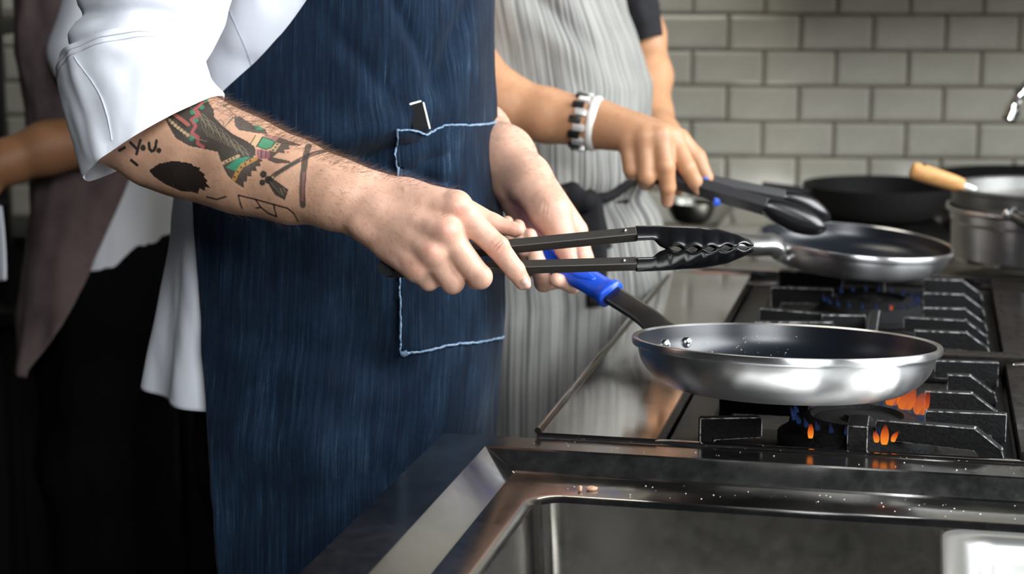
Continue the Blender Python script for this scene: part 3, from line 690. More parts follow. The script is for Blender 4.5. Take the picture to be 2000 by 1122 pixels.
# second cook's tongs
TD2 = 2.62
t2o = empty('kitchen_tongs', P(1300, 330, TD2), 'black tongs with blue trim held by the second cook over the far pan', 'tongs', 'black nylon-tipped tongs')
D2 = FW * .9 + RT * .25 + UP * .2; D2 /= np.linalg.norm(D2)
BT = mat('charcoal_tong_arm', (.035, .034, .036), .4, .3)
tong_arm('arm', P(1225, 325, TD2 + .01), P(1497, 404, TD2 - .03), .024, .026, BT, t2o, FW)
tong_arm('arm', P(1225, 325, TD2 + .03), P(1530, 386, TD2 + .05), .024, .022, BT, t2o, FW)
for (x, y, dd) in ((1376, 355, .0), (1399, 394, -.01)):
    box('blue_stop', P(x, y, TD2 + dd), np.array([RT, FW, UP]), (.0045, .012, .0055), GRIP, t2o, .0015)
def spoon_head(pts, wd, d0, d1, m, parent):
    """solid black paddle head along pts (pixels), half height wd (pixels)"""
    n = len(pts); G = []
    for i, ((x, y), w) in enumerate(zip(pts, wd)):
        f = i / (n - 1); d = d0 + (d1 - d0) * f; t = np.array(pts[min(i + 1, n - 1)], float) - np.array(pts[max(i - 1, 0)], float); t /= np.linalg.norm(t); nx, ny = -t[1], t[0]
        c = P(x, y, d); e = P(x + nx * w, y + ny * w, d) - c; a = np.arange(20) * 2 * math.pi / 20; h = np.linalg.norm(e)
        G.append(c + np.cos(a)[:, None] * e + np.sin(a)[:, None] * FW * min(.012, h))
    o = gridmesh('gripping_head', np.array(G), m, parent, wrap=True, caps=True); mod(o, 'SUBSURF', levels=1, render_levels=1); return o
spoon_head([(1486, 398), (1500, 404), (1530, 417), (1560, 431), (1590, 442), (1607, 447), (1614, 449)], [14, 21, 27, 28, 22, 13, 4], TD2 - .03, TD2 - .02, NYLON, t2o)
spoon_head([(1520, 380), (1535, 386), (1560, 395), (1590, 410), (1612, 424), (1622, 432)], [9, 15, 21, 21, 13, 4], TD2 + .05, TD2 + .07, NYLON, t2o)

# ================================================================== PEOPLE
class Torso:
    """body sections: for each image row the back and front silhouettes at depth d, made into ovals turned with the range"""
    def __init__(s, rows, d, b, front=EV, side=-EU, power=2.35):
        R = []
        for (y, xl, xr, bb) in rows:
            A, B = P(xl, y, d), P(xr, y, d); c = (A + B) / 2; R.append((c[2], c[0], c[1], np.linalg.norm(B - A) / 2 / .99, b * bb))
        R = np.array(sorted(R)); s.R = R; s.front, s.side, s.pw = front, side, power
        s.z0, s.z1 = R[0, 0], R[-1, 0]
    def at(s, z):
        z = np.asarray(z, float); return [np.interp(z, s.R[:, 0], s.R[:, k]) for k in range(1, 5)]
    def pt(s, phi, z, off=0.):
        cx, cy, a, b = s.at(z); e = 2 / s.pw; c, n = np.cos(phi), np.sin(phi)
        X = np.sign(c) * np.abs(c) ** e * (a + off); Y = np.sign(n) * np.abs(n) ** e * (b + off)
        q = X[..., None] * s.front + Y[..., None] * s.side
        q[..., 0] += cx; q[..., 1] += cy; q[..., 2] = z; return q
    def out(s, phi): 
        return np.cos(phi)[..., None] * s.front + np.sin(phi)[..., None] * s.side
def arc_uv(G):
    d = np.linalg.norm(np.diff(G, axis=1), axis=2); u = np.concatenate([np.zeros((len(G), 1)), np.cumsum(d, 1)], 1)
    u = np.broadcast_to(u.mean(0), u.shape) ; v = G[..., 2]; return np.stack([u, v], -1)
def smooth_rows(a, it=2):
    for _ in range(it):
        a = np.concatenate([a[:1], (a[:-2] + 2 * a[1:-1] + a[2:]) / 4, a[-1:]])
    return a

def folds_drape(phi, z, seed, amp, zt, zb):
    """vertical drape folds that grow from zt down to zb, and slack ripples"""
    p = np.stack([phi * 2.6, z * 1.1, np.full_like(phi, seed)], -1)
    g = np.clip((zt - z) / (zt - zb), 0, 1)
    f = fbm(p, 3, seed) * amp * (.25 + .75 * g)
    q = np.stack([phi * 2.2 + z * 5, z * 9 - phi * 2.0, np.full_like(phi, seed + 5.)], -1)
    return f + fbm(q, 2, seed + 9) * amp * .45

def lower_body(T, z_hip, per, m, ztop, spread=.085):
    """trousers and shoes down to the floor, continuing the trunk"""
    cx, cy, a, b = [float(v) for v in T.at(ztop)]; c = np.array([cx, cy, 0]); fr, sd = T.front, T.side
    hips = c + EZ * (ztop - .03); pts = []
    for s in (-1, 1): pts += [c + sd * s * spread + EZ * .06 - fr * .01, hips + sd * s * .12 + fr * .1, hips - sd * s * .1 - fr * .14]
    F_ = Field(np.array(pts), .14, .007)
    F_.add(hips - sd * .05, hips + sd * .05, .125, .125, .05)
    for s in (-1, 1):
        h = hips + sd * s * spread - EZ * .06; k = c + sd * s * (spread + .02) + EZ * .50 + fr * .025; an = c + sd * s * (spread + .025) + EZ * .075 - fr * .015
        F_.chain([h, k, an], [.105, .075, .066], .05)
    V, Q = F_.nets(); V = V + (fbm(V * np.array([16, 16, 7]), 3, 3) * .006)[:, None] * 1.
    mk('trousers', V, Q, m, per)
    for s in (-1, 1):
        an = c + sd * s * (spread + .025) - fr * .015
        F_ = Field(np.array([an - fr * .08, an + fr * .22 + EZ * .12]), .07, .006)
        F_.chain([an - fr * .035 + EZ * .042, an + fr * .08 + EZ * .044, an + fr * .17 + EZ * .036], [.042, .045, .036], .03); F_.add(an + EZ * .04, an + EZ * .10, .04, .05, .03)
        V, Q = F_.nets(); V[:, 2] = np.maximum(V[:, 2], .002); mk('shoe', V, Q, SHOE, per)
SHOE = mat('black_shoe', (.008, .008, .008), .4)

def upper_body(T, ztop, sh_half, tone):
    """hidden trunk, neck and head, coarse: list of (V, Q)"""
    fr, sd = T.front, T.side; c = np.array([float(v) for v in T.at(ztop)[:2]] + [0]); c0 = np.array([float(v) for v in T.at(ztop - .45)[:2]] + [0])
    F_ = Field(np.array([c0 - fr * .2 - sd * .25 + EZ * (ztop - .55), c + fr * .25 + sd * .25 + EZ * (ztop + .36), c - fr * .2 - sd * .25 + EZ * ztop]), .06, .006)
    F_.add(c0 + EZ * (ztop - .45), c + EZ * (ztop - .16), .10, .09, .05)
    F_.add(c0 + EZ * (ztop - .45) + sd * .05, c + EZ * (ztop - .12) + sd * (sh_half - .10), .085, .06, .04); F_.add(c0 + EZ * (ztop - .45) - sd * .05, c + EZ * (ztop - .12) - sd * (sh_half - .10), .085, .06, .04)
    nk = c + EZ * ztop; hd = nk + EZ * .20 + fr * .045
    F_.add(nk - EZ * .04, hd - EZ * .08, .062, .056, .04)
    F_.add(hd + EZ * .02 - fr * .02, hd + EZ * .03 + fr * .02, .085, .08, .03, (sd, 1.15)); F_.add(hd - EZ * .04 + fr * .03, hd - EZ * .075 + fr * .055, .06, .035, .03)
    F_.add(hd + fr * .092 + EZ * .01, hd + fr * .112 - EZ * .025, .008, .014, .012)
    for s in (-1, 1):
        F_.add(hd + sd * s * .075 - EZ * .025, hd + sd * s * .079 + EZ * .02, .012, .016, .008); F_.add(hd + sd * s * .032 + fr * .098 + EZ * .018, hd + sd * s * .034 + fr * .098 + EZ * .018, .013, .013, .008, None, True)
    F_.add(hd + fr * .094 - EZ * .055 - sd * .02, hd + fr * .094 - EZ * .055 + sd * .02, .004, .004, .006, None, True)
    return F_.nets(), hd
def hair_cap(hd, T, per, m):
    fr, sd = T.front, T.side; F_ = Field(np.array([hd - fr * .13 - EZ * .1 - sd * .11, hd + fr * .13 + EZ * .15 + sd * .11]), .02, .005)
    F_.add(hd + EZ * .035 - fr * .03, hd + EZ * .045 + fr * .025, .092, .084, .03, (sd, 1.15)); F_.add(hd - EZ * .05 + fr * .10, hd - EZ * .02 + fr * .14, .09, .09, .02, None, True)
    V, Q = F_.nets(); V = V + (fbm(V * 60, 2, 4) * .003)[:, None]; mk('hair', V, Q, m, per)

def sleeve_rings(rings, n=56, sub=5):
    """ring = ((x, y) of one side, (x, y) of the other, depth, half depth, near-side shift (px))"""
    K = []
    for (p, q, d, hd, sh) in rings:
        A, B = P(*p, d), P(*q, d); c = (A + B) / 2; w = (A - B) / 2; dep = FW * hd
        nr = (P((p[0] + q[0]) / 2 - sh[0], (p[1] + q[1]) / 2 - sh[1], d) - c); K.append(np.concatenate([c, w, dep + nr]))
    K = catmull(np.array(K), sub); a = np.arange(n) * 2 * math.pi / n
    return np.array([k[:3] + np.cos(a)[:, None] * k[3:6] + np.sin(a)[:, None] * k[6:9] for k in K])
def ring_normals(G):
    c = G.mean(1, keepdims=True); n = G - c; return n / (np.linalg.norm(n, axis=2, keepdims=True) + 1e-9)
def tube_uv(G):
    nv, nu = G.shape[:2]; return np.stack([np.broadcast_to(np.linspace(0, .5, nu), (nv, nu)), np.broadcast_to(np.linspace(0, .3, nv)[:, None], (nv, nu))], -1)

# ------------------------------------------------------------------ first cook: denim apron, white jacket, tattooed arm
cook = empty('person', P(640, 900, 2.28) * np.array([1, 1, 0]), 'person in a blue denim apron and white jacket, tattooed forearm, holding tongs', 'person', 'cooks at work in the kitchen')
TA = Torso([(-380, 560, 780, .55), (-330, 470, 850, .95), (-250, 410, 915, 1.05), (-120, 375, 948, 1.05), (0, 356, 942, 1.), (150, 344, 946, 1.), (300, 335, 952, 1.), (450, 322, 964, 1.), (540, 312, 967, 1.), (620, 302, 965, 1.), (700, 293, 959, 1.), (800, 282, 952, 1.), (900, 287, 946, .98), (1000, 292, 938, .95), (1122, 302, 928, .92), (1500, 320, 930, .9), (1700, 330, 925, .9)], 2.29, .185)
def zrow(y): return P(640, y, 2.29)[2]
# jacket body
zz = np.linspace(zrow(752), zrow(-378), 150); ph = np.linspace(0, 2 * math.pi, 160, endpoint=False)
PHI, ZZ = np.meshgrid(ph, zz)
off = -.012 + .010 * fbm(np.stack([np.cos(PHI) * 2.2, np.sin(PHI) * 2.2 + ZZ * 3, ZZ * 5.5], -1), 3, 21) * .6
tail = np.clip((zrow(360) - ZZ) / (zrow(360) - zrow(800)), 0, 1)
off += tail * .009 * np.sin(PHI * 9 + 1.2) * (np.cos(PHI) < .2)
# pulled folds from the armpit across the chest
for (p0, z0, sl, w, a) in ((1.25, zrow(40), .12, .016, .012), (1.15, zrow(95), .16, .013, .011), (1.35, zrow(150), .05, .014, .012), (1.1, zrow(-30), .2, .018, .012)):
    dd = (ZZ - (z0 + sl * (PHI - p0))) / w; off -= a * np.exp(-dd ** 2) * np.exp(-((PHI - p0) / .6) ** 2)
off = np.where(PHI < 1.75, np.minimum(off, .001), off)
off = np.where((PHI < 1.55) | (PHI > 4.2), off - .026 * np.clip((zrow(150) - ZZ) / .04, 0, 1), off)
G = TA.pt(PHI, ZZ, off)
JG = G
jacket = gridmesh('jacket', G, WHITE, cook, wrap=True, uv=arc_uv(G), thick=.0016)
# side vent placket of the jacket tail: a folded strip
def on_torso(T, x, y, off=0., lo=-.2, hi=3.4):
    """the point of the near side of the trunk seen through a pixel"""
    z = np.linspace(T.z0, T.z1, 420); f = np.linspace(lo, hi, 361); FF, Z = np.meshgrid(f, z)
    q = T.pt(FF, Z, off); px = PX(q); e = (px[..., 0] - x) ** 2 + (px[..., 1] - y) ** 2 + 1e7 * ((T.out(FF) @ FW) > .05)
    i = np.unravel_index(np.argmin(e), e.shape); return FF[i], Z[i]
def strip_on(T, name, pix, w, off, m, per, thick=.0015, n=6):
    pts = catmull(np.array([(*on_torso(T, x, y), 0) for x, y in pix]), n); G = []
    c = T.pt(pts[:, 0], pts[:, 1], off)
    for i in range(len(c)):
        t = c[min(i + 1, len(c) - 1)] - c[max(i - 1, 0)]; t /= np.linalg.norm(t); o = T.out(pts[i:i + 1, 0])[0]; s = np.cross(t, o); s /= np.linalg.norm(s)
        G.append([c[i] + s * w * q + o * (.001 * (1 - q * q)) for q in (-1, -.5, 0, .5, 1)])
    G = np.array(G); return gridmesh(name, G, m, per, uv=arc_uv(G), thick=thick)


# denim apron
AL = np.array([(-420, 690), (-200, 672), (-60, 636), (0, 601), (50, 566), (110, 515), (150, 472), (185, 430), (250, 400), (380, 379), (560, 383), (700, 391), (800, 402), (1000, 415), (1122, 425), (1500, 450), (1700, 455)], float)
zz = np.linspace(zrow(1420), zrow(-235), 230); nph = 240; rows = []; PHIL = []
fs = np.linspace(.02, 3.1, 400)
for z in zz:
    q = PX(TA.pt(fs, np.full_like(fs, z), .008)); xl = np.interp(q[:, 1], AL[:, 0], AL[:, 1]); e = q[:, 0] - xl
    i = np.where(e < 0)[0]; PHIL.append(fs[i[0]] if len(i) else fs[-1])
PHIL = smooth_rows(np.array(PHIL), 3); tt = np.linspace(0, 1, nph)
PHI = -1.9 + (PHIL[:, None] + 1.9) * tt[None, :]; ZZ = np.broadcast_to(zz[:, None], PHI.shape)
def apron_off(PHI, ZZ):
    o = .008 + folds_drape(PHI, ZZ, 31, .007, zrow(150), zrow(1100))
    # deep sag folds that run from the hip to the waist, and a hollow under the arm
    for (x0, y0, x1, y1, w, a) in ((480, 300, 760, 262, 26, -.012), (520, 250, 770, 300, 20, .008), (560, 350, 800, 255, 22, -.009), (700, 560, 940, 640, 30, .004), (640, 700, 900, 780, 34, .004)):
        pass
    for (p0, y0, sl, w, wp, a) in ((1.0, 268, -.055, .013, .42, -.022), (.85, 305, .045, .011, .34, -.016), (1.15, 225, -.06, .016, .5, .012), (.70, 285, -.03, .010, .22, -.012), (.62, 330, .07, .010, .2, -.008),
                                (1.2, 640, .05, .022, .6, -.007), (1.0, 860, -.04, .026, .6, -.009), (.6, 900, .06, .020, .4, -.006), (.45, 60, -.25, .022, .3, -.006), (.85, 40, .30, .020, .3, -.007), (1.1, 120, .22, .018, .3, -.006)):
        o = o + a * np.exp(-((ZZ - zrow(y0) - sl * (PHI - p0)) / w) ** 2) * np.exp(-((PHI - p0) / wp) ** 2)
    o = o + .007 * np.exp(-((ZZ - zrow(235) - .03 * (PHI - 1)) / .020) ** 2) * np.exp(-((PHI - .9) / .5) ** 2)
    o = o - .005 * np.exp(-((ZZ - zrow(760) - .05 * (PHI - 1)) / .03) ** 2) * np.exp(-((PHI - 1.1) / .6) ** 2)
    return o
G = TA.pt(PHI, ZZ, apron_off(PHI, ZZ))
apron = gridmesh('apron', G, DENIM, cook, uv=np.stack([PHI * .2, ZZ], -1), thick=.0014); apron['label'] = 'blue denim bib apron with a front pocket'
APB = BVHTree.FromPolygons([Vector(p) for p in G.reshape(-1, 3)], gridfaces(*G.shape[:2]).tolist())
def hit(B, x, y, lift=0.):
    r = ray(x, y); l, n, i, d = B.ray_cast(Vector(CAM), Vector(r / np.linalg.norm(r)))
    if l is None: l, n, i, d = B.find_nearest(Vector(P(x, y, 2.25)))
    n = np.array(n); l = np.array(l)
    if n @ FW > 0: n = -n
    return l + n * lift
# patch pocket
nS, nT = 40, 60; G = np.zeros((nT, nS, 3))
for i, t in enumerate(np.linspace(0, 1, nT)):
    for j, s in enumerate(np.linspace(0, 1, nS)):
        xl = 773 + 10 * t - 8 * (1 - t) * 0; xr = 966 + 13 * math.sin(min(t * 1.6, 1) * 1.57); yt = 251 + 6 * math.sin(s * 3.1) - 12 * s; yb = 688 - 31 * s ** 1.3 + 2 * math.sin(s * 9)
        G[i, j] = hit(APB, xl + (xr - xl) * s, yt + (yb - yt) * t, .0035 + .003 * math.exp(-(t / .05) ** 2) * math.sin(s * 3.1) + .0065 * math.exp(-((s - .24) / .16) ** 2) * math.exp(-(t / .10) ** 2) + .0015 * math.sin(s * 14 + t * 5) * (1 - t))
pocket = gridmesh('pocket', G, DENIM, apron, uv=np.stack([np.broadcast_to(np.linspace(0, .17, nS), (nT, nS)), -np.broadcast_to(np.linspace(0, .27, nT)[:, None], (nT, nS))], -1), thick=.002, flip=True)
PKG = G
def seam(name, path, r, m, per, jit=.0004):
    p = np.asarray(path) + RNG.normal(0, jit, (len(path), 3)); return tube(name, p, r * RNG.uniform(.75, 1.25, len(p)), m, per, 6)
tow = -FW * .0015
seam('pocket_seam', PKG[0] + tow, .0012, BLUETHREAD, apron); seam('pocket_seam', PKG[:, 0] + tow, .0011, BLUETHREAD, apron); seam('pocket_seam', PKG[-1] + tow, .0013, BLUETHREAD, apron)
bar = PKG[-1, 0] + tow; seam('frayed_corner', [bar + RT * .0 - UP * .001, bar + RT * .004 - UP * .0015, bar + RT * .008], .0028, BLUETHREAD, apron)
SILV = mat('satin_silver', (.75, .74, .72), .45, .7)
JB = BVHTree.FromPolygons([Vector(p) for p in JG.reshape(-1, 3)], gridfaces(*JG.shape[:2], True).tolist())
seam('chest_seam', [hit(JB, x, y, .0024) for x, y, _ in catmull(np.array([(450, 20, 0), (466, 60, 0), (484, 100, 0), (497, 140, 0), (503, 172, 0)], float), 6)], .0006, CSEAM, jacket, .0001)
# slim tool in the pocket
pk = hit(APB, 815, 250, .0045); tl = empty('pocket_tool', pk, 'slim black tool with a silver edge standing in the denim apron pocket', 'tool')
ex = P(813, 205, 2.2) - P(826, 258, 2.2); ex /= np.linalg.norm(ex); ew = np.cross(ex, FW); ew /= np.linalg.norm(ew)
if ew @ RT < 0: ew = -ew
en = np.cross(ex, ew); c = hit(APB, 813, 230, .0048)
prism('blade', [(-.0135, -.0095), (.0145, -.0095), (.0165, -.0060), (.0178, .0070), (.0170, .0082), (-.0135, .0082)], c, ex, ew, en, .0035, TIE, tl, .0006)
prism('silver_edge', [(-.0150, .0083), (.0168, .0083), (.0160, .0102), (-.0150, .0102)], c, ex, ew, en, .0042, SILV, tl, .0004)
prism('silver_edge', [(.0150, -.0085), (.0188, -.006), (.0192, .0070), (.0172, .0075), (.0165, -.006)], c, ex, ew, en, .0042, SILV, tl, .0003)
lower_body(TA, None, cook, BLACKCLOTH, zrow(760))

# sleeves
SD = 2.00
slv = sleeve_rings([((600, -365), (330, -395), 2.10, .095, (0, 0)), ((560, -270), (235, -290), 2.06, .095, (0, -8)), ((500, -130), (185, -140), 2.02, .09, (0, -8)), ((452, 0), (153, -5), SD, .088, (4, -10)), ((425, 65), (140, 70), SD, .084, (8, -18)), ((400, 125), (133, 135), SD - .005, .080, (10, -24)), ((395, 160), (150, 200), SD - .005, .072, (8, -10))])
n = ring_normals(slv); nv, nu = slv.shape[:2]; A_, V_ = np.meshgrid(np.arange(nu) * 2 * math.pi / nu, np.linspace(0, 1, nv))
f = fbm(np.stack([np.cos(A_) * 1.6, np.sin(A_) * 1.6 + V_ * 2, V_ * 5], -1), 3, 55)
for (a0, v0, sl, w, am) in ((3.6, .60, .06, .03, -.012), (4.3, .52, -.05, .035, -.010), (5.2, .66, .05, .03, -.010), (4.9, .42, .03, .04, .010), (3.9, .72, .03, .022, .009)):
    f = f + 0; slv = slv + (am * np.exp(-((V_ - v0 - sl * (A_ - a0)) / w) ** 2) * np.exp(-((A_ - a0) / .9) ** 2))[..., None] * n
slv = slv + (f * .005)[..., None] * n
sleeve = gridmesh('jacket_sleeve', slv, WHITE, cook, wrap=True, uv=tube_uv(slv), thick=.0015, sub=1)
cuf = sleeve_rings([((388, 150), (150, 172), SD - .003, .080, (8, -18)), ((392, 108), (124, 140), SD - .004, .084, (12, -30)), ((390, 92), (117, 135), SD - .004, .089, (14, -36)), ((396, 104), (117, 150), SD - .005, .091, (14, -34)), ((406, 130), (124, 195), SD - .008, .090, (12, -26)), ((417, 158), (141, 262), SD - .012, .086, (6, -12)), ((430, 184), (165, 343), SD - .016, .080, (-6, 4)), ((427, 190), (168, 346), SD - .016, .078, (-6, 4)), ((412, 170), (160, 300), SD - .014, .076, (-2, -4))], 72, 6)
n = ring_normals(cuf); nv, nu = cuf.shape[:2]; A_, V_ = np.meshgrid(np.arange(nu) * 2 * math.pi / nu, np.linspace(0, 1, nv))
f = fbm(np.stack([np.cos(A_) * 1.8, np.sin(A_) * 1.8 + V_ * 2, V_ * 4], -1), 3, 77) * .0045
f = f + .006 * np.exp(-((A_ - 3.75 - .5 * V_) / .10) ** 2) * np.sin(V_ * 3.1) + .004 * np.exp(-((V_ - .45 - .05 * (A_ - 4.6)) / .04) ** 2) * np.exp(-((A_ - 4.9) / .6) ** 2)
cuf = cuf + f[..., None] * n
cuff = gridmesh('rolled_cuff', cuf, WHITE, sleeve, wrap=True, uv=tube_uv(cuf), sub=1)
# stitched hem line of the turned cuff
hem = cuf[int(nv * .40), 34:72] + n[int(nv * .40), 34:72] * .0006
seam('hem_stitch', hem, .0007, THREAD, sleeve, .0001)
seam('hem_stitch', cuf[int(nv * .365), 34:72] + n[int(nv * .365), 34:72] * .0006, .0006, THREAD, sleeve, .0001)
_ix = lambda i: 45 + 6 * i / nv + 1.2 * math.sin(i * .25)
sv = np.array([(cuf[i, int(_ix(i))] * (1 - _ix(i) % 1) + cuf[i, int(_ix(i)) + 1] * (_ix(i) % 1)) + n[i, int(_ix(i))] * .0006 for i in range(int(nv * .42), int(nv * .74))]); seam('side_seam', sv, .0008, THREAD, sleeve, .0001)
# far sleeve, hidden behind the trunk
sl2 = sleeve_rings([((800, -330), (620, -360), 2.50, .085, (0, 0)), ((800, -200), (590, -210), 2.57, .08, (0, 0)), ((800, 0), (610, 0), 2.60, .08, (0, 0)), ((830, 110), (660, 200), 2.58, .075, (0, 0)), ((880, 165), (745, 270), 2.52, .068, (0, 0))])
gridmesh('jacket_sleeve', sl2, WHITE, cook, wrap=True, uv=tube_uv(sl2), thick=.0015, sub=1)

# ---- right arm and hand
HD = 1.905
def pp(x, y, d): return P(x, y, d)
E_, A1, A2, A3, A4, Wr = pp(255, 232, 2.0), pp(370, 283, 1.985), pp(470, 322, 1.965), pp(580, 354, 1.945), pp(660, 381, 1.93), pp(728, 402, 1.92)
mm = HD / F
FA = Field(np.array([pp(180, 120, 2.0), pp(1050, 590, 1.90), pp(320, -30, 2.02), pp(900, 420, 1.97)]), .055, .00095)
FA.add(pp(330, 10, 2.02), E_, .058, .052, .02)
FA.chain([E_, A1, A2, A3, A4, Wr], [.052, .0485, .0445, .0378, .0335, .0285], .02)
FA.add(pp(330, 210, 1.985), pp(560, 318, 1.955), .030, .022, .02)            # brachioradialis along the top
FA.add(pp(290, 320, 1.985), pp(560, 398, 1.95), .022, .014, .025)           # flexor mass below
# palm: metacarpals from wrist to knuckles
IM, MM, RM, PM = pp(890, 404, 1.893), pp(868, 453, 1.884), pp(843, 493, 1.888), pp(812, 522, 1.900)
w1, w2, w3 = pp(742, 385, 1.922), pp(735, 412, 1.918), pp(722, 438, 1.924)
FA.add(w1, IM, .0245, .0165, .012); FA.add(w2, MM, .0235, .0165, .012); FA.add(w2, RM, .0235, .0155, .012); FA.add(w3, PM, .0215, .0145, .012)
FA.add(pp(700, 392, 1.925), pp(735, 415, 1.92), .030, .026, .012)
FA.add(pp(770, 480, 1.925), pp(800, 510, 1.925), .018, .016, .012)          # hypothenar edge
FA.add(pp(770, 440, 1.945), pp(850, 460, 1.935), .016, .012, .012)
# ulnar head bump
FA.add(pp(705, 440, 1.905), pp(712, 446, 1.905), .010, .010, .012)
# fingers
def finger(pts, rad, k=.0022, k0=.007): FA.chain([np.asarray(p) for p in pts], rad, k, None, k0)
IP, ID, IT = pp(972, 484, 1.896), pp(1006, 528, 1.905), pp(1021, 551, 1.911)
finger([IM, IP, ID, IT], [.0145, .0118, .0103, .0085])
MP, MD, MT = pp(938, 542, 1.896), pp(930, 545, 1.928), pp(905, 520, 1.942)
finger([MM, MP, MD, MT], [.0140, .0122, .0108, .009])
RP, RD, RT2 = pp(884, 552, 1.905), pp(880, 552, 1.935), pp(865, 525, 1.946)
finger([RM, RP, RD, RT2], [.0135, .0120, .0104, .0088])
LP, LD, LT = pp(838, 549, 1.915), pp(838, 548, 1.938), pp(828, 525, 1.95)
finger([PM, LP, LD, LT], [.0122, .0104, .0092, .008])
# thumb, lying on the far side of the upper tong arm
finger([pp(785, 392, 1.932), pp(885, 402, 1.945), pp(962, 437, 1.944), pp(1006, 449, 1.940)], [.0205, .0150, .0105, .0072], .004, .012)
FA.add(pp(1006, 449, 1.94), pp(1014, 450, 1.938), .0072, .0055, .003)
FA.add(pp(800, 385, 1.93), pp(890, 405, 1.915), .017, .012, .012)          # first web muscle
# knuckle bumps, tendons, veins
for q, r in ((IM, .0105), (MM, .0105), (RM, .0095), (PM, .0085)):
    c = q - FW * .0075 + UP * .001; FA.add(c, c + RT * .002, r, r, .009)
for q, r in ((IP, .0085), (MP, .0080), (RP, .0080)):
    c = q - FW * .0048 + UP * .002 + RT * .002; FA.add(c, c, r, r, .006)
for a, b in ((pp(752, 392, 1.897), IM - FW * .0145), (pp(748, 410, 1.894), MM - FW * .0150), (pp(745, 422, 1.896), RM - FW * .0140), (pp(738, 438, 1.90), PM - FW * .0125)):
    a = a * .45 + b * .55; a = a + FW * .0030; FA.chain([a, (a + b) / 2 + FW * .0006, b + FW * .0005], [.0026, .0028, .003], .009)
for line in ([(790, 372), (812, 398), (822, 430), (850, 448)], [(770, 440), (800, 452), (812, 480)], [(830, 385), (850, 410), (862, 428)]):
    pts = [pp(x, y, 1.8925 + .000045 * abs(y - 430)) for x, y in line]; FA.chain(pts, [.0016] * len(pts), .004)
# creases over the index knuckle and a cut behind each finger root
for dx in (-7, -2, 4, 9):
    c0 = pp(966 + dx, 492 + dx * .9, 1.8835); c1 = pp(984 + dx, 476 + dx * .9, 1.8838); FA.add(c0 - FW * .0006, c1 - FW * .0006, .0006, .0006, .0022, None, True)
# nail of the index finger
FA.add(pp(1023, 548, 1.9035), pp(1029, 557, 1.9075), .0048, .0045, .0012)
Vh, Qh = FA.nets(); del FA.f
print('right arm', len(Vh))
AX1 = (Wr - E_) / np.linalg.norm(Wr - E_)

# ---- left arm and hand on the blue grip
LD_ = 2.20
FL = Field(np.array([pp(790, 130, 2.58), pp(1165, 590, 2.13), pp(960, 400, 2.34)]), .03, .0013)
FL.chain([pp(800, 190, 2.56), pp(850, 225, 2.50), pp(930, 265, 2.36), pp(985, 305, 2.27), pp(1022, 345, 2.235)], [.046, .046, .041, .034, .030], .02)
wl = pp(1026, 350, 2.235)
lIM, lMM, lRM, lPM = pp(1122, 452, 2.262), pp(1092, 462, 2.280), pp(1060, 462, 2.285), pp(1030, 455, 2.28)
FL.add(pp(1035, 352, 2.235), lIM, .027, .0165, .012); FL.add(pp(1020, 358, 2.245), lMM, .026, .0160, .012); FL.add(pp(1008, 362, 2.25), lRM, .025, .0150, .012); FL.add(pp(1000, 362, 2.255), lPM, .023, .0135, .012)
FL.chain([pp(1040, 365, 2.215), pp(1075, 415, 2.195), pp(1098, 462, 2.185)], [.026, .0235, .0165], .012)      # ball of the thumb
FL.chain([pp(1090, 448, 2.187), pp(1104, 485, 2.178), pp(1114, 512, 2.172)], [.0165, .0125, .0095], .004)
FL.chain([lIM, pp(1140, 505, 2.262), pp(1142, 542, 2.235), pp(1118, 557, 2.190), pp(1086, 547, 2.168)], [.0150, .0118, .0112, .0098, .0082], .003)
FL.chain([lMM, pp(1092, 545, 2.268), pp(1062, 552, 2.205), pp(1050, 515, 2.168), pp(1035, 460, 2.166)], [.0145, .0118, .0112, .0100, .0082], .003)
FL.chain([lRM, pp(1060, 525, 2.268), pp(1034, 522, 2.21), pp(1024, 485, 2.170), pp(1012, 442, 2.170)], [.0140, .0114, .0108, .0098, .0080], .003)
FL.chain([lPM, pp(1030, 505, 2.268), pp(1008, 495, 2.215), pp(1000, 468, 2.176), pp(991, 434, 2.178)], [.0125, .0102, .0096, .0086, .0072], .003)
for k in range(5):
    c0 = pp(1062 + k * 7, 398 + k * 3, 2.170 - k * .0012); c1 = pp(1056 + k * 8, 432 + k * 5, 2.168 - k * .0012); FL.add(c0, c1, .0009, .0007, .003, None, True)
Vl, Ql = FL.nets(); del FL.f
(Vb, Qb), hd = upper_body(TA, zrow(-360) - .01, .2, None)
hair_cap(hd, TA, cook, HAIR)
V, Q = join([(Vh, Qh), (Vl, Ql), (Vb, Qb)])
body = mk('body', V, Q, SKIN, cook); body['label'] = 'pale skin with tattoos and brown hair on the forearm'
# ---- skin tones and tattoo
tone = np.tile(np.array([.690, .415, .305]), (len(V), 1))
_w = np.clip((PX(V)[:, 0] - 560) / 220, 0, 1)[:, None]; tone = tone * _w + np.array([.615, .36, .235]) * (1 - _w)
tone *= (1 + .13 * fbm(V * 55, 3, 91))[:, None]
def near(c, r): return np.exp(-(np.linalg.norm(V - np.asarray(c), axis=1) / r) ** 2)
red = np.array([.62, .235, .165])
for c, r, a in ((IM - FW * .016 + RT * .006 - UP * .004, .011, .55), (MM - FW * .016 + RT * .004, .010, .55), (RM - FW * .016, .009, .45), (PM - FW * .014, .010, .45), (IP - FW * .012, .010, .45), (IT, .013, .35), (MP, .014, .3), (RP, .012, .3), (pp(985, 447, 1.93), .02, .35), (pp(1085, 440, 2.18), .02, .3), (pp(1100, 495, 2.17), .02, .3)):
    w = (near(c, r) * a)[:, None]; tone = tone * (1 - w) + red * w
nl = (near(pp(1027, 554, 1.902), .0052) > .35)[:, None]; tone = np.where(nl, np.array([.74, .50, .42]), tone)
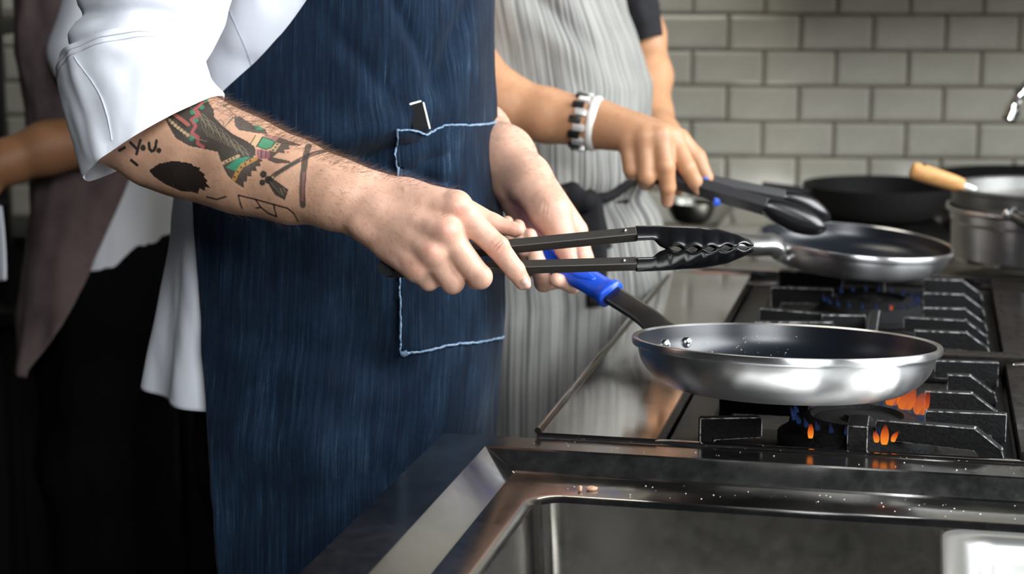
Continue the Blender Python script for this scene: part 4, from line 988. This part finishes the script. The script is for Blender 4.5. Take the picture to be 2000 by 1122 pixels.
# the tattoo is drawn on a flat sheet laid along the outside of the forearm (sheet units, then millimetres in the arm's frame)
Ea = pp(255, 232, 2.0); AX1 = AX1 - FW * (AX1 @ FW); AX1 /= np.linalg.norm(AX1); side = np.cross(AX1, FW); side /= np.linalg.norm(side); outw = np.cross(side, AX1)
if side @ UP < 0: side = -side
if outw @ FW > 0: outw = -outw
scl = np.linalg.norm(Wr - Ea) / math.hypot(728 - 255, 402 - 232)
def sheet(l):
    l = np.asarray(l, float) / 4      # drawing units to metres along and across the forearm
    return l @ np.array([[.00052053, .00018279], [.00018275, -.00050537]]) + np.array([-.02001, .02425])
rel = V - Ea; ST = np.stack([rel @ AX1, rel @ side], 1)
# perspective of a cylinder seen from outside is left to the renderer
axp = np.array([np.interp(ST[:, 0], [((q - Ea) @ AX1) for q in (E_, A1, A2, A3, A4, Wr)], [((q - Ea) @ outw) for q in (E_, A1, A2, A3, A4, Wr)])]).ravel()
onarm = ((rel @ outw) - axp > -.004) & (ST[:, 0] > -.03) & (ST[:, 0] < .30) & (np.abs(ST[:, 1]) < .075) & (np.arange(len(V)) < len(Vh))
IDX = np.where(onarm)[0]; XY = ST[IDX]
def paint(mask, c, a=.92):
    t = tone[IDX]; w = (mask * a)[:, None]; tone[IDX] = t * (1 - w) + np.array(c) * w
def poly(l, c, a=.92, jag=0):
    p = sheet(l); x, y = XY[:, 0], XY[:, 1]; ins_ = np.zeros(len(XY), bool); j = len(p) - 1
    for i in range(len(p)):
        xi, yi = p[i]; xj, yj = p[j]
        cr = ((yi > y) != (yj > y)) & (x < (xj - xi) * (y - yi) / (yj - yi + 1e-12) + xi); ins_ ^= cr; j = i
    paint(ins_.astype(float), c, a)
def dline(l):
    p = sheet(l); d = np.full(len(XY), 9.)
    for i in range(len(p) - 1):
        a, b = p[i], p[i + 1]; ab = b - a; t = np.clip(((XY - a) @ ab) / (ab @ ab + 1e-12), 0, 1); d = np.minimum(d, np.linalg.norm(XY - a - t[:, None] * ab, axis=1))
    return d
def line(l, w, c, a=.92):
    d = dline(l); hw = w / 8 * scl; paint(np.clip((hw - d) / .0005 + .5, 0, 1), c, a)
def dot(x, y, r, c, a=.95): line([(x, y), (x + .1, y)], 2 * r, c, a)
INK = (.030, .032, .029); GREY = (.060, .062, .058); GRN = (.045, .27, .15); REDI = (.42, .10, .10); CREAM = (.56, .40, .22); ORG = (.52, .27, .07); PUR = (.30, .12, .14); BLK = (.010, .009, .009); FADE = (.36, .30, .19)
poly([(420, 240), (560, 130), (640, 75), (720, 85), (790, 180), (800, 240), (870, 310), (960, 380), (1060, 430), (1130, 480), (1140, 545), (1060, 560), (950, 570), (880, 600), (850, 520), (720, 490), (620, 470), (520, 410), (470, 330)], INK, .94)
for k in range(22):
    x = 600 + 21 * k; y = 150 + 17 * k + 24 * math.sin(k * 2.1); line([(x, y), (x + 42, y + 34), (x + 64, y + 82)], 5, FADE, .55)
for k in range(9): line([(560 + 12 * k, 330 + 10 * k), (590 + 22 * k, 390 + 6 * k)], 4, FADE, .5)
for k in range(10): line([(700 + 30 * k, 260 + 22 * k), (720 + 30 * k, 330 + 18 * k), (770 + 26 * k, 400 + 12 * k)], 4, FADE, .45)
line([(715, 90), (690, 135), (650, 185), (685, 222), (630, 262), (668, 312), (640, 370), (690, 402), (688, 452), (735, 480)], 22, REDI)
for x, y in ((635, 205), (665, 270), (640, 415), (720, 100), (700, 160)): dot(x, y, 17, GRN, .8)
line([(500, 225), (560, 265), (610, 305)], 26, (.42, .13, .10)); line([(490, 240), (600, 330)], 6, BLK)
for k in range(8): dot(440 + 24 * k, 250 + 20 * k, 13, CREAM); 
line([(425, 235), (500, 330), (610, 400)], 6, BLK, .8)
line([(770, 95), (850, 130), (905, 178), (960, 225), (930, 260), (900, 300), (880, 330)], 6, GREY, .8); line([(800, 130), (870, 150)], 8, GREY, .6)
line([(820, 275), (850, 260), (880, 285), (870, 320), (840, 325), (820, 290)], 6, GREY, .8); line([(940, 235), (915, 285)], 6, INK)
poly([(950, 240), (985, 225), (1050, 270), (1100, 300), (1190, 330), (1210, 370), (1130, 365), (1060, 355), (1000, 345), (965, 310)], GREY, .9)
poly([(1100, 300), (1150, 300), (1180, 340), (1130, 345)], GRN, .7)
poly([(1190, 370), (1300, 395), (1290, 430), (1200, 400)], PUR, .7)
poly([(1125, 385), (1175, 400), (1140, 475), (1095, 455)], CREAM); line([(1125, 385), (1095, 455)], 7, INK); line([(1175, 400), (1140, 475)], 7, INK)
poly([(1300, 395), (1480, 460), (1380, 465), (1395, 495), (1350, 500), (1360, 530), (1310, 520), (1270, 560), (1400, 590), (1410, 605), (1300, 610), (1230, 580), (1230, 520)], INK, .85)
poly([(1180, 395), (1275, 430), (1255, 480), (1210, 500), (1145, 472)], GRN); line([(1180, 395), (1275, 430), (1255, 480), (1210, 500), (1145, 472), (1180, 395)], 6, INK)
poly([(1285, 438), (1320, 450), (1285, 520), (1240, 505)], CREAM); [dot(x, y, 7, BLK) for x, y in ((1295, 455), (1283, 480), (1268, 503))]
poly([(1140, 495), (1245, 515), (1245, 572), (1150, 568)], PUR); line([(1180, 500), (1180, 570)], 6, INK); line([(1215, 510), (1212, 570)], 5, INK)
poly([(880, 605), (960, 575), (1100, 545), (1200, 585), (1170, 600), (1180, 630), (1140, 630), (1150, 665), (1105, 665), (1110, 705), (1075, 705), (1075, 745), (1050, 745), (1045, 795), (980, 755), (920, 690)], INK, .9)
poly([(915, 640), (1000, 570), (1100, 553), (1040, 612), (1000, 665), (960, 660)], GRN); 
line([(972, 735), (1000, 680), (1040, 625), (1140, 570)], 28, ORG); [dot(x, y, 7, BLK) for x, y in ((980, 712), (1003, 672), (1030, 640), (1062, 612), (1098, 590))]
line([(893, 608), (950, 578), (1010, 552)], 22, CREAM); [dot(x, y, 6, BLK) for x, y in ((910, 600), (935, 586), (960, 574), (985, 562))]
line([(1245, 735), (1300, 690), (1460, 590), (1560, 530), (1645, 497)], 34, INK, .8); line([(1300, 690), (1460, 590), (1600, 515)], 16, GREY, .9); line([(1480, 580), (1600, 515)], 12, (.33, .16, .12), .8)
poly([(1235, 735), (1275, 725), (1395, 810), (1362, 890), (1290, 850), (1245, 780)], INK); dot(1200, 692, 25, INK); dot(1192, 755, 22, INK); dot(1240, 735, 28, INK); dot(1275, 715, 8, CREAM)
line([(1330, 800), (1350, 850)], 8, FADE, .6); line([(1355, 800), (1370, 830)], 6, FADE, .6); line([(1250, 745), (1330, 840)], 5, FADE, .5)
line([(1525, 465), (1512, 600), (1505, 700), (1500, 800), (1500, 925)], 44, INK, .85); line([(1510, 680), (1500, 890)], 18, (.30, .13, .12), .8)
poly([(290, 655), (380, 605), (500, 585), (640, 605), (655, 625), (710, 640), (700, 660), (745, 690), (735, 710), (765, 740), (750, 755), (780, 795), (740, 785), (735, 815), (690, 795), (670, 835), (620, 820), (540, 815), (420, 765), (330, 705)], BLK, .97)
for l in ([(155, 440), (195, 482)], [(235, 425), (218, 470), (198, 528)], [(305, 447), (308, 492), (325, 510), (348, 500), (360, 470), (366, 430)], [(60, 500), (105, 478)], [(150, 575), (195, 612)]): line(l, 22, BLK, .97)
dot(255, 482, 22, BLK); dot(384, 505, 19, BLK)
for l in ([(1000, 850), (1003, 900), (1012, 945)], [(1000, 850), (1120, 878), (1270, 920), (1380, 950), (1425, 990), (1445, 1045)], [(1130, 882), (1165, 940), (1125, 945)], [(1272, 920), (1282, 1010)], [(1165, 940), (1220, 985), (1282, 1010)], [(740, 860), (820, 880), (900, 860)]): line(l, 12, BLK, .9)
for (x, y, r) in ((1380, 520, 8), (1700, 590, 7), (1640, 660, 6), (560, 480, 5)): dot(x, y, r, (.30, .12, .07), .7)
set_tone(body, np.clip(tone, .004, 1))

# ---- hair along the forearms
def arm_hair(name, Vs, Qs, keep, n, L0, L1, flow, per, seed):
    rg = np.random.default_rng(seed); tri = Qs[rg.integers(0, len(Qs), n * 6)]
    a, b, c = Vs[tri[:, 0]], Vs[tri[:, 1]], Vs[tri[:, 2]]; nr = np.cross(b - a, c - a); nr /= np.linalg.norm(nr, axis=1, keepdims=True) + 1e-12
    ok = keep(a, nr, rg); a, nr = a[ok][:n], nr[ok][:n]; VV = []; FF = []
    for i in range(len(a)):
        d = flow + nr[i] * rg.uniform(.45, .9) + rg.normal(0, .25, 3); d /= np.linalg.norm(d); L = rg.uniform(L0, L1); cv = rg.normal(0, .16, 3); s = np.cross(d, FW); s /= np.linalg.norm(s) + 1e-9
        o = len(VV) ; w = .00009
        for t in (0, .35, .7):
            p = a[i] + d * L * t + (cv - nr[i] * .25) * L * t * t; VV += [p - s * w * (1 - t), p + s * w * (1 - t)]
        VV.append(a[i] + d * L + (cv - nr[i] * .25) * L); FF += [[o, o + 1, o + 3], [o, o + 3, o + 2], [o + 2, o + 3, o + 5], [o + 2, o + 5, o + 4], [o + 4, o + 5, o + 6]]
    o = mk(name, np.array(VV), FF, HAIR, per, False); tag(o, kind='stuff'); return o
def keep_r(p, nr, rg):
    s = (p - Ea) @ AX1; up_ = nr @ side; return (s > .075) & (s < .36) & ((up_ > .68) | (rg.random(len(p)) < .03)) & (nr @ outw > -.6) & (rg.random(len(p)) < np.clip((.36 - s) / .16, .12, 1))
arm_hair('arm_hair', Vh, Qh, keep_r, 6500, .007, .020, AX1 * .8, cook, 5)
def keep_h(p, nr, rg): s = (p - Ea) @ AX1; return (s > .20) & (s < .345) & (nr @ outw > .25) & (rg.random(len(p)) < np.clip((.35 - s) / .12, .1, 1))
arm_hair('arm_hair', Vh, Qh, keep_h, 900, .004, .009, AX1 * 1.1 - side * .25, cook, 8)
def keep_l(p, nr, rg): return (PX(p)[:, 0] < 1100) & (PX(p)[:, 1] < 420) & (nr @ UP > .45)
arm_hair('arm_hair', Vl, Ql, keep_l, 900, .005, .012, RT * .5 - UP * .4, cook, 6)

# ------------------------------------------------------------------ second cook: grey striped apron, silver bracelet
cook2 = empty('person', P(1050, 900, 2.97) * np.array([1, 1, 0]), 'person in a grey striped apron and dark T-shirt tending the farther pan', 'person', 'cooks at work in the kitchen')
TB = Torso([(-330, 960, 1090, .5), (-280, 900, 1150, .95), (-180, 870, 1165, 1.05), (-80, 858, 1180, 1.), (0, 850, 1205, 1.), (80, 846, 1236, 1.), (160, 842, 1256, 1.), (240, 840, 1252, 1.), (340, 838, 1258, 1.), (420, 836, 1272, 1.), (560, 834, 1294, 1.), (700, 836, 1284, .98), (900, 842, 1270, .95), (1122, 850, 1260, .92), (1350, 856, 1250, .9)], 2.97, .18)
def zr2(y): return P(1050, y, 2.97)[2]
zz = np.linspace(zr2(560), zr2(-328), 90); ph = np.linspace(0, 2 * math.pi, 120, endpoint=False); PHI, ZZ = np.meshgrid(ph, zz)
G = TB.pt(PHI, ZZ, -.012 + .006 * fbm(np.stack([np.cos(PHI) * 2, np.sin(PHI) * 2, ZZ * 6], -1), 3, 61)); gridmesh('t_shirt', G, TEE, cook2, wrap=True, uv=arc_uv(G), thick=.0015)
zz = np.linspace(zr2(1180), zr2(-170), 170); PHI, ZZ = np.meshgrid(np.linspace(-2.0, 2.45, 200), zz)
g = np.clip((zr2(420) - ZZ) / (zr2(420) - zr2(700)), 0, 1)
of = .008 + folds_drape(PHI, ZZ, 83, .012, zr2(400), zr2(900)) + .008 * g * np.sin(PHI * 11 + ZZ * 4)
of = of - .016 * np.exp(-((ZZ - zr2(375)) / .022) ** 2)                                    # drawn in at the waist
of = of + .010 * np.exp(-((ZZ - zr2(120) - .12 * (PHI - .8)) / .035) ** 2) * np.exp(-((PHI - .9) / .5) ** 2) - .010 * np.exp(-((ZZ - zr2(70) - .18 * (PHI - .9)) / .03) ** 2) * np.exp(-((PHI - 1.1) / .5) ** 2)
G = TB.pt(PHI, ZZ, of); ap2 = gridmesh('apron', G, STRIPE, cook2, uv=np.stack([PHI * .19, ZZ], -1), thick=.0015); ap2['label'] = 'light grey apron with dark vertical stripes'
B2 = BVHTree.FromPolygons([Vector(p) for p in G.reshape(-1, 3)], gridfaces(*G.shape[:2]).tolist())
def band(name, pix, hw, m, per, lift=.004, B=None, nd=8, th=.002):
    """flat tape laid on the cloth; hw = half width in metres along its run"""
    pts = catmull(np.array([(x, y, w) for (x, y), w in zip(pix, hw)], float), nd); c = np.array([hit(B, x, y, lift) for x, y, _ in pts]); GG = []
    c = smooth_rows(c, 3)
    for i in range(len(c)):
        t = c[min(i + 1, len(c) - 1)] - c[max(i - 1, 0)]; s = np.cross(t, FW); s /= np.linalg.norm(s) + 1e-9; w = pts[i, 2]
        GG.append([c[i] + s * w * q - FW * .002 * (1 - q * q) for q in np.linspace(-1, 1, 5)])
    GG = np.array(GG); return gridmesh(name, GG, m, per, uv=arc_uv(GG), thick=th)
band('waist_tie', [(1085, 372), (1110, 378), (1140, 385), (1180, 382), (1215, 362), (1245, 340)], [.009, .010, .009, .0075, .006, .006], TIE, ap2, .006, B2)
band('tie_end', [(1120, 375), (1138, 410), (1150, 460), (1158, 520), (1164, 597)], [.022, .026, .021, .017, .013], TIE, ap2, .012, B2)
band('tie_end', [(1148, 388), (1158, 420), (1166, 450), (1176, 490)], [.007, .008, .008, .007], TEE, ap2, .016, B2)
kn = hit(B2, 1112, 380, .012); Fk = Field(np.array([kn - .05, kn + .05]), .01, .003)
Fk.add(kn - RT * .016 + UP * .006, kn + RT * .018 - UP * .006, .015, .017, .01); Fk.add(kn - UP * .012, kn + UP * .012, .014, .013, .008); V, Q = Fk.nets(); mk('knot', V, Q, TIE, ap2)
lower_body(TB, None, cook2, BLACKCLOTH, zr2(640))
# sleeves
for nm, rr in (('t_shirt_sleeve', [((1205, -270), (1085, -285), 3.10, .07, (0, 0)), ((1262, -140), (1140, -150), 3.14, .072, (0, 0)), ((1280, -20), (1190, -25), 3.15, .070, (0, 0)), ((1292, 74), (1226, 96), 3.15, .066, (0, 0))]),
               ('t_shirt_sleeve', [((1060, -270), (930, -280), 2.84, .07, (0, 0)), ((1000, -150), (860, -170), 2.78, .07, (0, 0)), ((930, -40), (790, -60), 2.74, .068, (0, 0)), ((900, 40), (770, 20), 2.72, .064, (0, 0))])):
    g = sleeve_rings(rr, 40, 6); n = ring_normals(g); nv, nu = g.shape[:2]; A_, V_ = np.meshgrid(np.arange(nu) * 2 * math.pi / nu, np.linspace(0, 1, nv))
    g = g + (.005 * fbm(np.stack([np.cos(A_) * 1.5, np.sin(A_) * 1.5, V_ * 5], -1), 3, 15))[..., None] * n; gridmesh(nm, g, TEE, cook2, wrap=True, uv=tube_uv(g), thick=.0016, sub=1)
# arms
D2r = 2.66
FB = Field(np.array([pp(820, 60, 2.76), pp(1400, 420, 2.58), pp(1230, -10, 3.2), pp(1310, 300, 2.6)]), .03, .0020)
FB.chain([pp(850, -30, 2.76), pp(900, 130, 2.72), pp(985, 204, 2.70), pp(1070, 226, 2.68), pp(1130, 236, 2.665), pp(1165, 240, 2.66)], [.052, .050, .0425, .0365, .0315, .0290], .02)
bI, bM, bR, bP = pp(1312, 268, 2.615), pp(1288, 264, 2.60), pp(1258, 268, 2.60), pp(1226, 274, 2.61)
for q, s, r0, r1 in ((bI, (1180, 238, 2.66), .027, .0175), (bM, (1178, 242, 2.652), .027, .0175), (bR, (1175, 248, 2.65), .026, .0165), (bP, (1172, 254, 2.655), .024, .0155)): FB.add(pp(*s), q, r0, r1, .014)
def fb(pts, rad, k=.003): FB.chain(pts, rad, k, None, .007)
fb([bI, pp(1342, 328, 2.60), pp(1357, 355, 2.605), pp(1366, 374, 2.612)], [.0150, .0128, .0110, .0088])
fb([bM, pp(1300, 325, 2.59), pp(1304, 365, 2.60), pp(1303, 394, 2.615)], [.0150, .0132, .0115, .0090])
fb([bR, pp(1263, 345, 2.595), pp(1262, 356, 2.63), pp(1268, 345, 2.65)], [.0145, .0128, .0115, .0095])
fb([bP, pp(1233, 331, 2.605), pp(1234, 338, 2.635), pp(1245, 332, 2.655)], [.0135, .0115, .0102, .0085])
fb([pp(1260, 262, 2.645), pp(1325, 275, 2.66), pp(1360, 310, 2.66), pp(1381, 348, 2.655)], [.0215, .0170, .0140, .0095], .005)
fb([bM, pp(1310, 345, 2.625), pp(1325, 372, 2.65)], [.010, .009, .008])
FB.chain([pp(1225, -40, 3.15), pp(1258, 70, 3.15), pp(1272, 150, 3.12), pp(1272, 225, 3.06), pp(1290, 262, 2.98), pp(1300, 290, 2.90)], [.040, .034, .033, .033, .028, .026], .02)
FB.add(pp(1300, 290, 2.90), pp(1312, 320, 2.84), .026, .024, .015)
for k, (x, y) in enumerate(((1320, 345), (1308, 352), (1296, 350), (1285, 342))): FB.chain([pp(1310 - k * 3, 318, 2.84), pp(x, y, 2.80 + k * .01), pp(x + 4, y + 14, 2.78 + k * .01)], [.015, .010, .008], .004)
V1, Q1 = FB.nets(); del FB.f
(Vb, Qb), hd = upper_body(TB, zr2(-310) - .01, .19, None); hair_cap(hd, TB, cook2, HAIR)
V, Q = join([(V1, Q1), (Vb, Qb)]); b2_ = mk('body', V, Q, SKIN, cook2); b2_['label'] = 'warm tan skin of the forearms and hand'
tn = np.tile(np.array([.50, .262, .140]), (len(V), 1)) * (1 + .08 * fbm(V * 45, 3, 12))[:, None]
for q in (bI, bM, bR, bP): 
    w = (np.exp(-(np.linalg.norm(V - q, axis=1) / .02) ** 2) * .35)[:, None]; tn = tn * (1 - w) + np.array([.58, .32, .19]) * w
for q in ((1366, 374, 2.612), (1303, 394, 2.615)):
    w = (np.exp(-(np.linalg.norm(V - pp(*q), axis=1) / .012) ** 2) * .7)[:, None]; tn = tn * (1 - w) + np.array([.70, .40, .30]) * w
set_tone(b2_, tn)
# bracelet: chunky links and a white band
wc = pp(1137, 238, 2.665); wax = pp(1170, 242, 2.66) - pp(1110, 233, 2.67); wax /= np.linalg.norm(wax); _, ws, wu = frame(wax, UP)
br = empty('bracelet', wc, 'chunky silver and black chain bracelet on the second cook\'s wrist', 'bracelet')
LINKB = mat('blackened_silver', (.05, .05, .05), .35, .8); LINKS = mat('polished_silver', (.72, .72, .70), .4, .6)
for k in range(22):
    a = 2 * math.pi * k / 22; rd = ws * math.cos(a) + wu * math.sin(a); tg = -ws * math.sin(a) + wu * math.cos(a)
    box('link', wc + rd * .0375 + wax * (.003 if k % 2 else -.003), np.array([tg, wax, rd]), (.0050, .0085, .0050), LINKS if k % 2 else LINKB, br, .0018)
wb = empty('wristband', wc + wax * .018, 'smooth white wristband next to the chain bracelet', 'wristband')
aa = np.linspace(0, 2 * math.pi, 48, endpoint=False); a2_ = np.linspace(0, 2 * math.pi, 12, endpoint=False)
G = np.array([[wc + wax * (.019 + .0065 * math.sin(t)) + (ws * math.cos(a) + wu * math.sin(a)) * (.0360 + .0042 * math.cos(t)) for t in a2_] for a in np.append(aa, 0)])
gridmesh('band', G, DISH, wb, wrap=True, flip=True)

# ------------------------------------------------------------------ third cook at the back left: brown apron over white
cook3 = empty('person', P(220, 900, 3.35) * np.array([1, 1, 0]), 'person in a brown apron over a white jacket, back left in the dark', 'person', 'cooks at work in the kitchen')
TC = Torso([(-260, 170, 290, .5), (-210, 110, 330, .95), (-100, 75, 350, 1.05), (0, 62, 352, 1.), (100, 64, 350, 1.), (200, 92, 345, 1.), (330, 98, 342, 1.), (420, 100, 340, 1.), (500, 100, 338, 1.), (700, 110, 335, .95), (900, 118, 330, .92), (1200, 125, 325, .9)], 3.35, .18, front=-EV)
def zr3(y): return P(220, y, 3.35)[2]
zz = np.linspace(zr3(503), zr3(-258), 90); ph = np.linspace(0, 2 * math.pi, 120, endpoint=False); PHI, ZZ = np.meshgrid(ph, zz)
G = TC.pt(PHI, ZZ, -.008 + .008 * fbm(np.stack([np.cos(PHI) * 2, np.sin(PHI) * 2 + ZZ * 2, ZZ * 5], -1), 3, 71)); gridmesh('jacket', G, WHITE, cook3, wrap=True, uv=arc_uv(G), thick=.0015)
CR = np.array([(-300, 150), (-40, 140), (0, 142), (60, 152), (130, 158), (200, 200), (335, 262), (420, 225), (500, 187), (560, 163), (640, 128), (705, 96), (720, 92)], float)
zz = np.linspace(zr3(690), zr3(-150), 120); fs = np.linspace(.02, 3.1, 300); PL = []
for z in zz:
    q = PX(TC.pt(fs, np.full_like(fs, z), .010)); e = q[:, 0] - np.interp(q[:, 1], CR[:, 0], CR[:, 1]); i = np.where(e > 0)[0]; PL.append(fs[i[0]] if len(i) else fs[-1])
PL = smooth_rows(np.array(PL), 2); PHI = -1.8 + (PL[:, None] + 1.8) * np.linspace(0, 1, 120)[None, :]; ZZ = np.broadcast_to(zz[:, None], PHI.shape)
flare = np.clip((zr3(400) - ZZ) / .25, 0, 1)
G = TC.pt(PHI, ZZ, .010 + folds_drape(PHI, ZZ, 44, .012, zr3(300), zr3(700)) + .035 * flare); gridmesh('apron', G, BROWN, cook3, uv=arc_uv(G), thick=.0016)
lower_body(TC, None, cook3, BLACKCLOTH, zr3(520), .08)
g = sleeve_rings([((340, -215), (200, -235), 3.22, .075, (0, 0)), ((300, -100), (155, -110), 3.18, .075, (0, 0)), ((275, 20), (118, 30), 3.16, .072, (0, 0)), ((255, 110), (95, 100), 3.15, .07, (0, 0)), ((240, 200), (110, 150), 3.14, .066, (0, 0))], 40, 6)
gridmesh('jacket_sleeve', g, WHITE, cook3, wrap=True, uv=tube_uv(g), thick=.0016, sub=1)
FC = Field(np.array([pp(-160, 400, 3.05), pp(320, 120, 3.2)]), .08, .004)
FC.chain([pp(220, 150, 3.17), pp(200, 268, 3.15), pp(90, 290, 3.12), pp(10, 318, 3.10), pp(-25, 332, 3.09)], [.048, .047, .042, .036, .032], .02)
for k, (x, y) in enumerate(((-105, 352), (-108, 370), (-104, 386), (-95, 400))): FC.chain([pp(-30, 338 + k * 9, 3.09), pp(-72, 345 + k * 10, 3.08 + k * .005), pp(x, y, 3.09 + k * .005)], [.026, .014, .010], .01)
FC.chain([pp(-30, 330, 3.07), pp(-70, 330, 3.05), pp(-95, 345, 3.05)], [.02, .013, .009], .01)
V1, Q1 = FC.nets(); (Vb, Qb), hd = upper_body(TC, zr3(-245) - .01, .19, None); hair_cap(hd, TC, cook3, HAIR)
V, Q = join([(V1, Q1), (Vb, Qb)]); b3 = mk('body', V, Q, SKIN, cook3); set_tone(b3, np.tile(np.array([.40, .19, .09]), (len(V), 1)) * (1 + .08 * fbm(V * 40, 2, 3))[:, None])

# ------------------------------------------------------------------ left edge: rack and hanging cloth
RACK = mat('dark_rack_metal', (.012, .012, .011), .45, .6)
rk = empty('storage_rack', P(-30, 900, 3.6) * np.array([1, 1, 0]), 'dark metal rack with an upright post and shelf at the left edge', 'rack')
p0 = P(2, 300, 3.62); ax3 = np.array([RT, [0, 1, 0], EZ])
box('post', np.array([p0[0], p0[1], .85]), ax3, (.0125, .0125, .85), RACK, rk, .003)
q = P(-20, 48, 3.60); box('shelf', q, ax3, (.062, .16, .015), RACK, rk, .003)
box('post', np.array([q[0] - .2, p0[1], .85]), ax3, (.0125, .0125, .85), RACK, rk, .003); box('shelf', q - EZ * .55, ax3, (.23, .16, .012), RACK, rk, .003); box('shelf', q - RT * .12, ax3, (.11, .16, .012), RACK, rk, .003)
cl = empty('hanging_cloth', P(-20, 545, 3.0), 'white cloth hanging at the far left edge', 'cloth')
G = []
for f in np.linspace(0, 1, 24):
    G.append([P(-75 + 88 * s - 10 * (1 - f) ** 2, 395 + 155 * f - 22 * f * abs(s - .85), 3.0 + .012 * math.sin(s * 9 + f * 2)) for s in np.linspace(0, 1, 20)])
G = np.array(G); gridmesh('towel', G, WHITE, cl, uv=arc_uv(G), thick=.004)
tube('hanging_rail', [P(-80, 394, 3.0) - RT * .3, P(10, 394, 3.0)], .006, RACK, rk)

# low dark cabinet along the wall behind the third cook
CABM = mat('dark_cabinet_steel', (.010, .010, .009), .55, .3)
cb = empty('wall_cabinet', P(120, 900, 3.85) * np.array([1, 1, 0]), 'low dark cabinet in the shadow along the left wall', 'cabinet')
c = P(150, 445, 3.86); box('body', np.array([c[0], c[1], c[2] / 2 - .01]), np.array([WX, WN, EZ]), (.75, .12, c[2] / 2 - .012), CABM, cb, .004)
box('top', np.array([c[0], c[1], c[2] - .010]), np.array([WX, WN, EZ]), (.76, .13, .010), RACK, cb, .003)
for k in range(3):
    q = np.array([c[0], c[1], c[2] / 2 - .01]) + WX * (k - 1) * .49 + WN * .127; d = box('door', q, np.array([WX, WN, EZ]), (.235, .007, c[2] / 2 - .05), CABM, cb, .003)
    tube('handle', [q + WX * .19 + WN * .02 + EZ * .1, q + WX * .19 + WN * .02 + EZ * .25], .006, RACK, d)

# unseen hood added above the rear bench to shade the upper right wall
blocker = empty('shade_blocker', W0 + WX * .95, 'added unseen steel hood above the rear bench', 'blocker')
HZ = 1.42
q = [W0 + WX * a + WN * b for a, b in ((.25, .004), (2.2, .004), (2.2, .85), (.25, .85))]
V = [np.array([p[0], p[1], HZ]) for p in q] + [np.array([p[0], p[1], HZ + .06]) for p in q] + [np.array([*(W0 + WX * a + WN * b)[:2], HZ + .5]) for a, b in ((.7, .004), (1.7, .004), (1.7, .4), (.7, .4))]
fc = [[3, 2, 1, 0]] + [[k + i, k + (i + 1) % 4, k + 4 + (i + 1) % 4, k + 4 + i] for k in (0, 4) for i in range(4)] + [[8, 9, 10, 11]]
mk('shade_canopy', np.array(V), fc, POTST, blocker, False)
